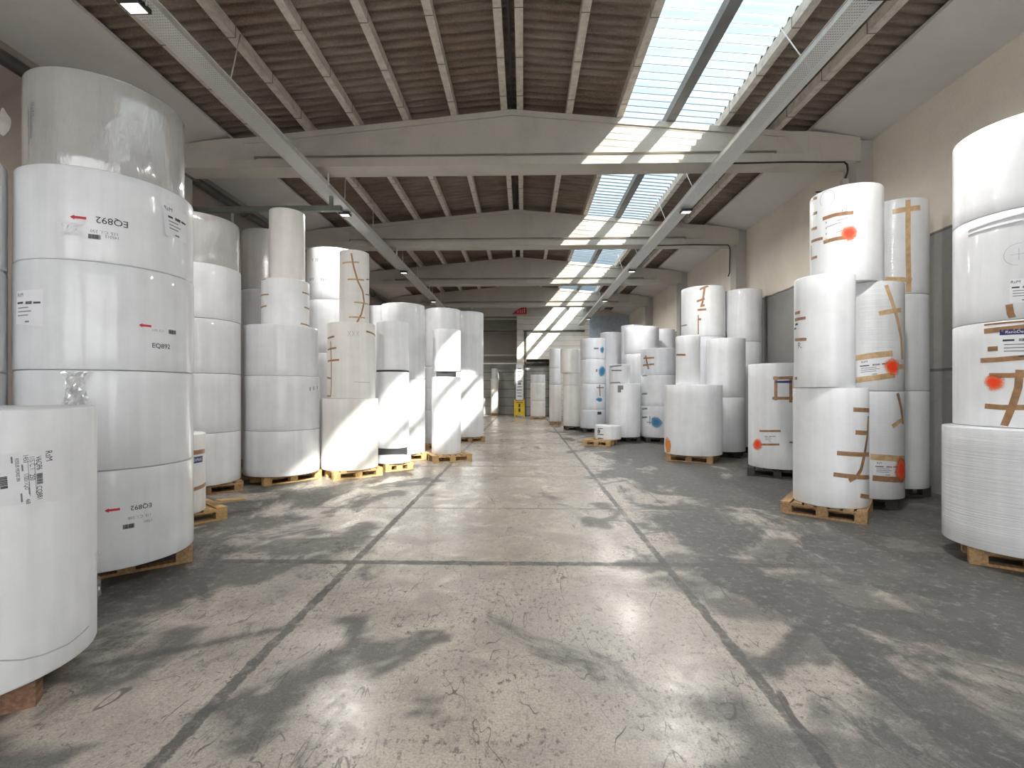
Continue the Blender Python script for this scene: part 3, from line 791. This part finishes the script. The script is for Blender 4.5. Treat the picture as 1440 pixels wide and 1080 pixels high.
def small_label(r, pix, header=None, band=False, lines=3, tilt=0.0, curl=0.0):
    """a reel label: small heading, a line of codes with a barcode, faint rows"""
    o = sheet_on(r, pix, 'label', curl=curl)
    q = list(o['_q']); del o['_q']
    tl, tr, br, bl = [(q[2*i], q[2*i+1]) for i in range(4)]
    w = math.hypot(tr[0]-tl[0], tr[1]-tl[1]); h = math.hypot(bl[0]-tl[0], bl[1]-tl[1])
    ang = math.atan2(tr[1]-tl[1], tr[0]-tl[0]) + tilt
    P = lambda fx, fy: (tl[0]*(1-fx)*(1-fy)+tr[0]*fx*(1-fy)+br[0]*fx*fy+bl[0]*(1-fx)*fy, tl[1]*(1-fx)*(1-fy)+tr[1]*fx*(1-fy)+br[1]*fx*fy+bl[1]*(1-fx)*fy)
    k = Print(r)
    if band:
        b = Print(r, .002); u, z = P(.5, .09); b.rect(-w/2, w/2, -h*.09, h*.09, u, z, ang); b.done('navy', o, 'label_band')
        t2 = Print(r, .003); u, z = P(.5, .09); t2.text('RenoDeMedici', h*.13, u, z, ang, min(1.0, w/h*.95)); t2.done('whiteink', o)
    elif header:
        u, z = P(.2, .13); k.text(header, h*.17, u, z, ang)
    yy = .36
    u, z = P(.22, yy); k.rect(-w*.15, w*.12, -h*.03, h*.03, u, z, ang)
    u, z = P(.55, yy); k.barcode(w*.22, h*.09, u, z, ang)
    u, z = P(.82, yy); k.rect(-w*.11, w*.11, -h*.028, h*.028, u, z, ang)
    u, z = P(.5, .9); k.barcode(w*.16, h*.05, u, z, ang)
    k.done('ink', o)
    g = Print(r)
    for i in range(lines):
        u, z = P(.40, .5+i*.11); g.rect(-w*.3, w*(.15+.1*(i % 2)), -h*.016, h*.016, u, z, ang)
    g.done('ink_grey', o)
    return o

def arrow(r, px, py, L, left=True):
    u, z = on(r, px, py); a = Print(r); s = -1 if left else 1
    a.rect(-L*.5, L*.5, -L*.11, L*.11, u, z)
    pts = [(s*L*.30, L*.20), (s*L*.62, 0), (s*L*.30, -L*.20)]
    a.poly2(pts if s > 0 else pts[::-1], u, z)
    return a.done('red', name='printed_arrow')

R = ROLLS
# --- roll A: big sheet with sideways print
r = R['A0']
q = sheet_on(r, [(-45, 642), (87, 630), (87, 703), (-45, 716)]); del q['_q']
V = -PI/2
for (s, px, py, size) in (('RsM', 68, 641, .042), ('V6QP6', 54, 651, .046), ('CQ881', 55, 693, .046), ('115. C. 1', 44.5, 651, .042), ('250', 45, 671, .042), ('1450', 35.5, 645, .040), ('17001TQU', 37, 677, .040), ('468', 39, 705, .034), ('ROSELER MEDRIES SPA', 24, 661, .026)):
    k = Print(r); u, z = on(r, px, py); k.text(s, size*(1.0 if s == 'RsM' else .68), u, z, V + .06, .70 if len(s) < 6 else .60); k.done('ink', q)
for px, py, w, h in ((55.5, 673, .050, .024), (5, 679, .054, .024)):
    k = Print(r); u, z = on(r, px, py); k.barcode(w, h, u, z, V + .06); k.done('ink', q, 'barcode')
for px, py, L, w in ((31, 658, .03, .003), (41, 690, .035, .003), (16, 647, .03, .003), (30, 700, .04, .003), (49.5, 672, .16, .0010), (40.5, 674, .16, .0010)):
    g = Print(r); u, z = on(r, px, py); g.rect(-L/2, L/2, -w, w, u, z, V + .06); g.done('ink_grey', q, 'printed_line')
def crumple(r, px, py, w, h, seed, amp=.03, nx=10, ny=10, name='loose_film'):
    rnd = random.Random(seed); u, z = on(r, px, py); vs = []; fs = []
    for i in range(ny+1):
        for j in range(nx+1):
            e = min(i, j, ny-i, nx-j); a = (.002 if e == 0 else rnd.uniform(.2, 1)*amp)
            vs.append(surf(r, u+(j/nx-.5)*w*(1-.55*math.sin(PI*i/ny))+rnd.uniform(-.3, .3)*w/nx, clampz(r, z+(i/ny-.5)*h+rnd.uniform(-.3, .3)*h/ny), a+.002))
    for i in range(ny):
        for j in range(nx):
            a = i*(nx+1)+j; fs.append((a, a+1, a+nx+2, a+nx+1))
    return MB().add(vs, fs).build(name, M['loose_film'], r.root)
crumple(r, 135, 788, .10, .10, 3, .02, 6, 6); crumple(r, 136, 825, .08, .12, 5, .02, 6, 6)
tape(r, [(0, 929), (30, 928), (60, 921), (95, 906), (125, 880)], .006, 'pencil', 'paper_fold')

# --- stack B
for i, s_, px, py, size, ang, ink in ((3, 'EQ892', 158, 312, .068, PI, 'ink'), (3, '115. C.1. 250', 147, 327, .030, PI, 'ink_grey'), (3, '145012', 158, 334, .028, PI, 'ink_grey'),
        (2, 'EQ892', 227, 487, .052, 0, 'ink'), (2, '115. C.1', 222, 465, .026, 0, 'ink_grey'), (0, 'EQ892', 199, 712, .050, PI, 'ink'), (0, '115. C.1. 250', 197, 726, .028, PI, 'ink_grey'), (0, '17001', 208, 732, .026, PI, 'ink_grey')):
    k = Print(R['B%d' % i]); u, z = on(R['B%d' % i], px, py); k.text(s_, size, u, z, ang); k.done(ink)
for i, px, py in ((3, 133, 333), (2, 242, 467), (0, 181, 740)):
    k = Print(R['B%d' % i]); u, z = on(R['B%d' % i], px, py); k.barcode(.07, .034, u, z); k.done('ink', name='barcode')
arrow(R['B3'], 111, 306, .085); arrow(R['B2'], 205, 458, .075); arrow(R['B0'], 159, 717, .08)
small_label(R['B3'], [(227, 284), (262, 303), (262, 342), (231, 331)], 'RsM', tilt=0, curl=.12)
small_label(R['B2'], [(24, 410), (61, 407), (61, 459), (23, 456)], 'RsM')
k = Print(R['B4'])
for s, px, py, size in (('RsM', 46, 154, .06),):
    u, z = on(R['B4'], px, py); k.text(s, size, u, z, V)
for px, py, L in ((44, 175, .2), (41, 180, .25), (40, 165, .15)):
    u, z = on(R['B4'], px, py); k.rect(-L/2, L/2, -.005, .005, u, z, V)
k.done('ink_grey')
crumple(R['B1'], 108, 545, .22, .30, 11, .06, 10, 12).data.materials[0] = M['film_knot']
crumple(R['B3'], 100, 322, .16, .09, 12, .012, 8, 6, 'torn_wrapper'); bpy.data.objects['torn_wrapper'].data.materials[0] = M['label']
crumple(R['B4'], 260, 204, .08, .05, 15, .02, 5, 5)

# --- D2, E, H and G
r = R['D20']
tape(r, [(270, 637), (288, 634)], .05); tape(r, [(270, 689), (289, 680)], .04)
o = sheet_on(r, [(268, 641), (288, 639), (288, 662), (268, 664)]); del o['_q']
b = Print(r, .002); u, z = on(r, 280, 646); b.rect(-.16, .06, -.035, .035, u, z); b.done('navy', o, 'label_band')
b = Print(r, .003); b.text('RenoDeMedici', .05, u-.05, z, 0, .6); b.done('whiteink', o)
r = R['E3']
for a in ([(366, 416), (378, 414)], [(366, 433), (375, 430)], [(425, 411), (435, 415)], [(428, 432), (435, 435)], [(423, 455), (435, 459)]): tape(r, a, .022)
tape(R['E3'], [(368, 392), (374, 392)], .02)
k = Print(R['E1'])
for px in (436, 441, 446): u, z = on(R['E1'], px, 545+(446-px)*.2); k.rect(-.012, .012, -.03, .03, u, z)
k.done('ink_grey')
r = R['H2']
tape(r, [(494, 356), (497, 374), (503, 395), (510, 410), (512, 425), (508, 442), (502, 456)], .028, 'tape')
for a in ([(482, 370), (505, 369)], [(489, 393), (512, 394)], [(498, 425), (518, 428)], [(491, 446), (513, 447)]): tape(r, a, .028, 'tape_tan')
for a in ([(514, 414), (519, 415)], [(515, 393), (519, 393)]): tape(r, a, .022)
r = R['H1']
for a in ([(461, 476), (470, 473)], [(461, 492), (473, 489)], [(461, 508), (477, 506)], [(460, 531), (465, 532)], [(459, 557), (465, 557)], [(515, 466), (522, 468), (528, 473)]): tape(r, a, .03)
tape(r, [(465, 480), (466, 510), (466, 545), (465, 557)], .018)
k = Print(r)
for px in (491, 497, 503): 
    u, z = on(r, px, 469)
    for a in (.5, -.5): k.rect(-.05, .05, -.003, .003, u, z, PI/2+a)
k.done('pencil', name='pencil_marks')
tape(r, [(498, 537), (520, 538)], .008, 'pencil', 'paper_fold')
for s, px, py in (('WV', 438, 393), ('NV', 455, 393), ('F', 440, 366), ('FF', 446, 366)):
    k = Print(R['G3']); u, z = on(R['G3'], px, py); k.text(s, .10, u, z); k.done('ink_grey')

# --- right side, far
r = R['R2']; spray(r, 847, 522, .17, 'spray_blue'); k = Print(r); u, z = on(r, 839, 521); k.rect(-.03, .03, -.05, .05, u, z); k.done('ink_grey')
spray(R['R3'], 847, 492, .10, 'spray_blue'); k = Print(R['R3']); u, z = on(R['R3'], 840, 490); k.rect(-.12, .05, -.03, .03, u, z); k.done('ink_grey')
r = R['R1']; tape(r, [(839, 545), (849, 545)], .04); tape(r, [(843, 541), (844, 557)], .04)
o = sheet_on(r, [(839, 559), (851, 559), (851, 566), (839, 566)]); del o['_q']
spray(r, 843, 562, .12, 'spray_blue', .6)
k = Print(R['R0']); u, z = on(R['R0'], 843, 581); k.rect(-.08, .08, -.05, .05, u, z); k.done('ink')
r = R['U1']
for a in ([(858, 516), (874, 514)], [(860, 521), (874, 521)], [(858, 539), (872, 538)]): tape(r, a, .04, 'ink_grey')
r = R['U0']; k = Print(r); u, z = on(r, 871, 547); k.rect(-.05, .05, -.10, .10, u, z); u, z = on(r, 875, 545); k.rect(-.03, .03, -.06, .06, u, z); k.done('ink_grey')
r = R['V2']
tape(r, [(905, 504), (920, 503)], .05); tape(r, [(904, 514), (920, 512)], .05); tape(r, [(908, 500), (910, 511), (912, 519)], .05)
for rr, zs in ((R['V1'], (527, 554)), (R['V0'], (575, 587))):
    for py in zs: tape(rr, [(903, py), (910, py-.5)], .05, 'ink_grey')
spray(R['V0'], 923, 594, .15, 'spray_blue')
r = R['V0']; o = sheet_on(r, [(904, 583), (916, 583), (916, 600), (904, 600)]); del o['_q']
k = Print(r); u, z = on(r, 914, 594); k.rect(-.10, .10, -.012, .012, u, z); u, z = on(r, 914, 591); k.rect(-.012, .012, -.12, .12, u, z); k.done('ink_grey', o)
r = R['X0']; k = Print(r)
u, z = on(r, 842, 606.5); k.poly2([(.045*math.cos(2*PI*i/20), .055*math.sin(2*PI*i/20)) for i in range(20)], u, z)
u, z = on(r, 844, 602.5); k.rect(-.08, .08, -.008, .008, u, z)
u, z = on(r, 844, 611); k.rect(-.10, .10, -.012, .012, u, z); u, z = on(r, 844, 616.5); k.rect(-.09, .09, -.010, .010, u, z); k.done('ink', name='printed_logo')
k = Print(r, .0035); u, z = on(r, 842, 606.5); k.rect(-.008, .008, -.03, .035, u, z); k.rect(-.02, .008, -.03, -.018, u, z); k.done('whiteink', name='logo_highlight')  # white print inside the black round logo
# --- W group
spray(R['W0'], 939, 626, .12, 'spray_orange', 1.3)
r = R['W1']; tape(r, [(951, 499), (964, 499)], .04)
r = R['WW1']
tape(r, [(984, 407), (996, 402)], .05); tape(r, [(991, 403), (988, 425), (986, 431)], .045)
for a in ([(980, 424), (991, 420)], [(985, 431), (991, 429)], [(981, 436), (993, 435)], [(982, 449), (986, 449)]): tape(r, a, .05)
tape(r, [(982, 443), (982, 470)], .025); tape(r, [(958, 459), (966, 457)], .03, 'ink_grey')
spray(R['WE0'], 1022, 466, .15, 'spray_red', 1.5)
# --- AA
r = R['AA0']
for a in ([(1087, 532), (1115, 531)], [(1086, 560), (1115, 560)], [(1091, 529), (1091, 563)], [(1112, 529), (1112, 566)]): tape(r, a, .05)
o = sheet_on(r, [(1093, 534), (1111, 534), (1111, 558), (1093, 558)]); del o['_q']
b = Print(r, .002); u, z = on(r, 1102, 537); b.rect(-.12, .12, -.02, .02, u, z); b.done('navy', o, 'label_band')
tape(r, [(1068, 606), (1098, 606)], .035); tape(r, [(1069, 625), (1096, 625)], .035); tape(r, [(1110, 622), (1116, 622)], .03)
small_label(r, [(1074, 609), (1092, 609), (1092, 622), (1074, 622)], None)
spray(r, 1065, 625, .09, 'spray_red', 1.1)
# --- BB
r = R['BB1']
for a in ([(1118, 441), (1125, 439)], [(1118, 450), (1133, 447)], [(1118, 478), (1134, 477)], [(1118, 532), (1121, 532)]): tape(r, a, .035)
k = Print(r)
for px, py in ((1121, 456), (1119, 462)): u, z = on(r, px, py); k.rect(-.05, .02, -.012, .012, u, z)
k.done('navy', name='ink_marks'); k = Print(r); u, z = on(r, 1125, 486); k.text('R.', .10, u, z); k.done('ink_grey')
r = R['BB0']
tape(r, [(1221, 585), (1220, 610), (1216, 637), (1211, 660), (1205, 670), (1194, 676)], .045)
for a in ([(1200, 576), (1222, 577)], [(1203, 608), (1221, 609)], [(1177, 637), (1222, 639)], [(1172, 667), (1222, 671)], [(1210, 697), (1222, 699)]): tape(r, a, .05)
# --- CC
r = R['CC2']
tape(r, [(1157, 308), (1175, 302), (1200, 299)], .045); tape(r, [(1158, 341), (1175, 336), (1198, 333)], .045)
o = sheet_on(r, [(1160, 310), (1199, 303), (1198, 330), (1161, 337)]); del o['_q']
k = Print(r)
for i in range(4): u, z = on(r, 1162, 313+i*8); k.rect(-.008, .008, -.012, .012, u, z)
for px, py, L in ((1185, 308, .12), (1172, 316, .16), (1182, 325, .10)): u, z = on(r, px, py); k.rect(-L/2, L/2, -.006, .006, u, z, .12)
k.done('pencil', o); k = Print(r); u, z = on(r, 1187, 296); k.text('12', .07, u, z, .1); k.done('ink_grey')
for py in (280, 301, 322, 363): tape(r, [(1141, py+1), (1149, py-2)], .035)
tape(r, [(1141, 340), (1149, 337), (1157, 335)], .035); tape(r, [(1141, 345), (1141, 366)], .02)
spray(r, 1194, 328, .085, 'spray_red', 1.0)
k = Print(r)
u, z = on(r, 1163, 279)
for i in range(14):
    a = 2*PI*i/18-.9; k.rect(-.018, .018, -.003, .003, u+.09*math.cos(a), z+.10*math.sin(a), a+PI/2)
k.done('pencil', name='pencil_marks')
r = R['CC1']
tape(r, [(1246, 401), (1253, 420), (1261, 445), (1267, 475), (1269, 505)], .045, 'tape_tan')
tape(r, [(1236, 441), (1250, 438), (1267, 436)], .055, 'tape_tan')
tape(r, [(1202, 504), (1225, 500), (1255, 497)], .07, 'tape_tan'); tape(r, [(1202, 535), (1225, 532), (1258, 527)], .07, 'tape_tan')
tape(r, [(1264, 516), (1272, 515)], .06, 'tape_tan')
small_label(r, [(1206, 507), (1252, 502), (1252, 526), (1206, 531)], 'RsM')
spray(r, 1255, 516, .09, 'spray_red', 1.2)
r = R['CC0']
tape(r, [(1262, 553), (1267, 573), (1270, 596)], .045, 'tape'); tape(r, [(1255, 600), (1264, 593), (1271, 589)], .055, 'tape_tan')
tape(r, [(1224, 642), (1250, 644), (1272, 645)], .075, 'tape_tan'); tape(r, [(1227, 672), (1250, 674), (1270, 674)], .07, 'tape')
small_label(r, [(1228, 648), (1264, 649), (1264, 670), (1228, 669)], 'RsM')
spray(r, 1268, 661, .12, 'spray_red', 1.3)
# --- DD
r = R['DD2']
tape(r, [(1277, 281), (1277, 340), (1278, 411)], .06, 'tape_tan'); tape(r, [(1255, 298), (1277, 294), (1294, 292)], .07, 'tape_tan')
tape(r, [(1245, 393), (1265, 393), (1282, 394)], .065, 'tape_tan')
# --- EE
r = R['EE1']
tape(r, [(1384, 466), (1410, 463), (1450, 459)], .045, 'tape'); tape(r, [(1384, 455), (1410, 453), (1450, 446)], .03, 'tape')
tape(r, [(1389, 491), (1403, 490)], .04, 'tape'); tape(r, [(1379, 507), (1400, 506), (1450, 502)], .042, 'tape')
tape(r, [(1391, 528), (1420, 528), (1450, 527)], .042, 'tape'); tape(r, [(1385, 571), (1410, 573), (1450, 573)], .045, 'tape')
tape(r, [(1434, 520), (1432, 545), (1424, 570), (1412, 601)], .05, 'tape')
small_label(r, [(1406, 464), (1470, 461), (1470, 505), (1406, 506)], None, band=True)
spray(r, 1398, 538, .062, 'spray_red', 1.1)
r = R['EE2']; tape(r, [(1419, 428), (1421, 441), (1424, 459)], .045, 'tape')
small_label(r, [(1420, 393), (1462, 390), (1462, 424), (1420, 426)], 'RsM')
tape(r, [(1362, 324), (1390, 313), (1440, 299)], .012, 'whiteink', 'film_fold', .008)
tape(r, [(1362, 330), (1390, 321), (1440, 309)], .008, 'whiteink', 'film_fold', .008)
k = Print(r); u, z = on(r, 1433, 357); k.rect(-.05, .05, -.002, .002, u, z); k.rect(-.002, .002, -.05, .05, u, z)
for i in range(12): a = PI*.5+PI*i/12; k.rect(-.02, .02, -.0015, .0015, u+.09*math.cos(a), z+.09*math.sin(a), a+PI/2)
k.done('pencil', name='pencil_marks')

# ------------------------------------------------------------------ trays, lamps, pipes
def cable_tray(x, z, lab):
    t = empty('cable_tray', (x, Y0, z)); L = Y1-Y0-.1; w = .14
    MB().box(-w, w, 0, L, 0, .004).build('perforated_base', M['perforated'], t)
    for s in (-1, 1):
        MB().box(s*w-.004, s*w+.004, 0, L, .0045, .075).box(s*w-.014, s*w+.014, 0, L, .0755, .081).build('side_rail', M['steel'], t)
    for y in (5.7, 9.4, 11.2, 14.0, 16.0, 18.6, 20.6, 23.2, 25.2):
        yy = y-Y0; zt = rz(x)-z
        MB().tube([(-s_*.0+w*.9, yy, .08) if s_ > 0 else (-w*.9, yy, .08) for s_ in (1,)] + [(w*.9-.15, yy+.45, zt+.05)], .008, 6).build('hanger_wire', M['steel'], t)
    for y in BEAMS:
        MB().tube([(w+.02, y-Y0+.02, .02), (w+.02, y-Y0+.02, 5.43-z)], .018, 8).build('hanger_rod', M['steel'], t)
    return tag(t, lab, 'cable tray', 'perforated cable trays under the roof')
TZ = 5.19
cable_tray(-3.68, TZ, 'perforated steel cable tray hung under the left roof slope')
cable_tray(3.27, TZ, 'perforated steel cable tray hung under the right roof slope, beside the skylight')

def floodlight(x, y, lab):
    t = empty('floodlight', (x, y, TZ))
    MB().box(-.105, .105, -.08, .08, -.075, -.030).box(-.09, .09, -.06, .06, -.030, -.021).build('housing', M['black'], t)
    MB().box(-.085, .085, -.06, .06, -.080, -.0755).build('lens', M['lamp'], t)
    MB().tube([(-.115, 0, -.05), (-.115, 0, -.012), (.115, 0, -.012), (.115, 0, -.05)], .007, 6).build('mounting_bracket', M['steel'], t)
    tag(t, lab, 'floodlight', 'LED floodlights on the cable trays')
    l = bpy.data.lights.new('floodlight_lamp', 'AREA'); l.shape = 'RECTANGLE'; l.size = .16; l.size_y = .11; l.energy = LAMP_W; l.color = (1, .97, .93)
    o = bpy.data.objects.new('floodlight_lamp', l); o.location = (0, 0, -.085); o.parent = t; C.objects.link(o)
LAMP_W = 45.0
for side, x in (('left', -3.68), ('right', 3.30)):
    for y, wh in ((4.42, 'nearest the camera'), (9.75, 'just past the first beam'), (14.6, 'just past the second beam'), (19.4, 'past the third beam'), (24.3, 'past the last beam')):  # last pair added to brighten the far end
        floodlight(x, y, 'square LED floodlight on the %s cable tray, %s' % (side, wh))

def pipe(name, pts, r, mat, label, cat):
    return tag(MB().tube(pts, r, 12).build(name, M[mat]), label, cat)
t = empty('wall_pipe', (XL+.22, Y0, 5.45))
MB().tube([(0, .05, 0), (0, 31, 0)], .085, 16).build('pipe_run', M['dark_steel'], t)
for y in range(2, 31, 3):
    MB().tube([(0, y+.4, 0), (0, y+.48, 0)], .105, 16).build('pipe_collar', M['dark_steel'], t)
    MB().box(-.22, .0, y-.03, y+.03, -.13, -.10).box(-.03, .0, y-.03, y+.03, -.45, -.131).build('pipe_bracket', M['steel'], t)
tag(t, 'dark round pipe running high along the left wall under the soffit', 'pipe')
t = empty('support_rail', (XL, 8.97, 4.95))
MB().box(0, 2.95, -.045, .045, -.05, .05).build('rail_bar', M['green_steel'], t)
MB().box(0, .02, -.10, .10, -.14, .14).build('wall_plate', M['green_steel'], t)
MB().box(2.72, 2.78, -.03, .03, .051, .236).build('tray_post', M['green_steel'], t)
tag(t, 'grey-green steel arm from the left wall to the cable tray', 'steel arm')
def conduit(y, drop, lab):
    z = 5.40
    pts = [(3.3, y-.24, z)] + [(3.3+2.1*i/8, y-.24, z-.006*math.sin(i)) for i in range(1, 9)]
    cx = 5.52
    pts += [(cx-.05, y-.24, z-.005), (cx, y-.24, z-.05), (cx+.01, y-.24, z-.15), (cx, y-.24, z-drop+.1), (cx-.04, y-.24, z-drop)]
    return tag(MB().tube(pts, .016, 8).build('power_cord', M['cable']), lab, 'cable', 'black cables along the roof beams')
conduit(8.5, .30, 'black cable along the first roof beam, bent down beside the right column')
conduit(13.13, .85, 'black cable along the second roof beam, bent down beside the right column')
tag(MB().box(-.05, .05, -.04, .04, -.06, .06).build('junction_box', M['column'], None, (5.46, 8.24, 5.03)), 'small pale junction box at the end of the first beam cable', 'box')
tag(MB().tube([(5.42, 8.24, 4.97), (5.28, 8.2, 4.90), (5.12, 8.15, 4.85), (4.9, 8.1, 4.82)], .014, 8).build('power_cord', M['cable']), 'short black cable leaving the junction box behind the top roll', 'cable')
tag(MB().tube([(XL+.3, Y1-.10, 4.90), (3.5, Y1-.10, 4.90)], .04, 10).build('steel_rail', M['dark_steel']), 'dark horizontal rail across the end wall below the gable', 'rail')
for x, lab in ((.07, 'thin dark pipe down the end wall next to the pale post'), (.15, 'second thin dark pipe down the end wall, nearer the doorway')):
    tag(MB().tube([(x, Y1-.06, 0), (x, Y1-.06, 4.86)], .022, 8).build('drop_pipe', M['dark_steel']), lab, 'pipe')
# yellow guard with notices at the post
t = empty('column_guard', (OL+.15, Y1-.75, 0))
for s in (-1, 1):
    MB().box(s*.26-.035, s*.26+.035, -.05, .05, 0, .98).build('guard_post', M['yellow'], t)
MB().box(-.224, .224, -.03, .03, .10, .92).build('guard_panel', M['yellow'], t)
for x_, za, zb in ((.06, .30, .50), (.05, .56, .76), (.19, .80, .84)): MB().box(-x_, x_, -.036, -.031, za, zb).build('guard_marking', M['ink'], t)
MB().box(-.225, .225, -.03, .03, .925, .96).build('guard_rail', M['ink'], t)
MB().box(-.19, .19, -.02, .02, .965, 2.95).build('notice_panel', M['label'], t)
for z0, w, h in ((2.72, .10, .03), (2.55, .13, .05), (2.32, .06, .09), (2.02, .15, .03), (1.88, .09, .07), (1.70, .13, .025), (1.52, .15, .03), (1.36, .13, .02), (1.18, .12, .03)):
    MB().box(-w, w, -.026, -.0205, z0-h, z0+h).build('notice_marking', M['ink_grey'], t)
for s in (-1, 1): MB().box(s*.25-.02, s*.25+.02, -.03, .03, .985, 2.9).build('guard_upright', M['green_steel'], t)
tag(t, 'yellow post guard with black marks below pale notices at the end wall', 'post guard')
# red sign on the gable
t = empty('wall_sign', (-.23, Y1-.045, 6.06))
MB().prism_y([(-.42, -.18), (.42, -.18), (.42, .2), (.12, .2), (-.2, .02)], 0, .02).build('sign_board', M['red'], t)
for i, x in enumerate((-.1, .03, .15, .27)): MB().box(x, x+.035, -.006, -.0005, -.10, .02+i*.035).build('sign_marking', M['whiteink'], t)
tag(t, 'small red sloping sign on the gable below the last roof beam', 'sign')
pp = MB(); n = 18
pp.prism_y([(.07*math.cos(2*PI*i/n)*(1+.25*math.sin(4*PI*i/n)), .16*math.sin(2*PI*i/n)*(1+.2*math.cos(6*PI*i/n))) for i in range(n)], -.004, .004)
o = pp.build('plaster_patch', M['plaster_patch'], None, (XL+.006, 5.72, 4.80)); o.rotation_euler = (0, 0, PI/2); o['kind'] = 'structure'
# solid black cap standing in for a dark hole in the roof sheet
o = MB().lathe([(.001, 0), (.11, 0), (.12, .012), (.001, .013)], 24).build('roof_vent', M['black'], None, (-3.40, 5.35, rz(-3.40)+.150)); o.rotation_euler = (0, -.093, 0)
tag(o, 'round dark cap under the roof sheet beside the left cable tray', 'roof vent')

# ------------------------------------------------------------------ light
w = bpy.data.worlds.new('daylight'); sc.world = w; w.use_nodes = True
nt = w.node_tree; nt.nodes.clear()
wo = nt.nodes.new('ShaderNodeOutputWorld'); bg = nt.nodes.new('ShaderNodeBackground'); tc = nt.nodes.new('ShaderNodeTexCoord')
sp = nt.nodes.new('ShaderNodeSeparateXYZ'); mr = nt.nodes.new('ShaderNodeMapRange'); mx = nt.nodes.new('ShaderNodeMix'); mx.data_type = 'RGBA'
nt.links.new(tc.outputs['Generated'], sp.inputs[0]); nt.links.new(sp.outputs[2], mr.inputs[0]); mr.inputs[1].default_value = -.1; mr.inputs[2].default_value = .9
nt.links.new(mr.outputs[0], mx.inputs[0]); mx.inputs[6].default_value = (1.25, 1.22, 1.18, 1); mx.inputs[7].default_value = (.55, .72, .84, 1)
nt.links.new(mx.outputs[2], bg.inputs[0]); bg.inputs[1].default_value = 2.2
nt.links.new(bg.outputs[0], wo.inputs[0])
sun = bpy.data.lights.new('sun', 'SUN'); sun.energy = 30.0; sun.angle = math.radians(1.2); sun.color = (1, .93, .82)
so = bpy.data.objects.new('sun', sun); C.objects.link(so)
so.rotation_euler = Vector((-.88, 1.6, -1)).to_track_quat('-Z', 'Y').to_euler()

# ------------------------------------------------------------------ camera
cam = bpy.data.cameras.new('camera'); cam.sensor_width = 36; cam.lens = 670/1440*36; cam.shift_y = 9/1440; cam.clip_start = .05; cam.clip_end = 200
co = bpy.data.objects.new('camera', cam); C.objects.link(co); co.location = (0, 0, CH); co.rotation_euler = (PI/2, 0, TH)
sc.camera = co
sc.view_settings.view_transform = 'Standard'; sc.view_settings.look = 'None'; sc.view_settings.exposure = 1.15; sc.view_settings.gamma = 1
sc.cycles.max_bounces = 10; sc.cycles.diffuse_bounces = 6; sc.cycles.transparent_max_bounces = 16
sc.cycles.sample_clamp_indirect = 6
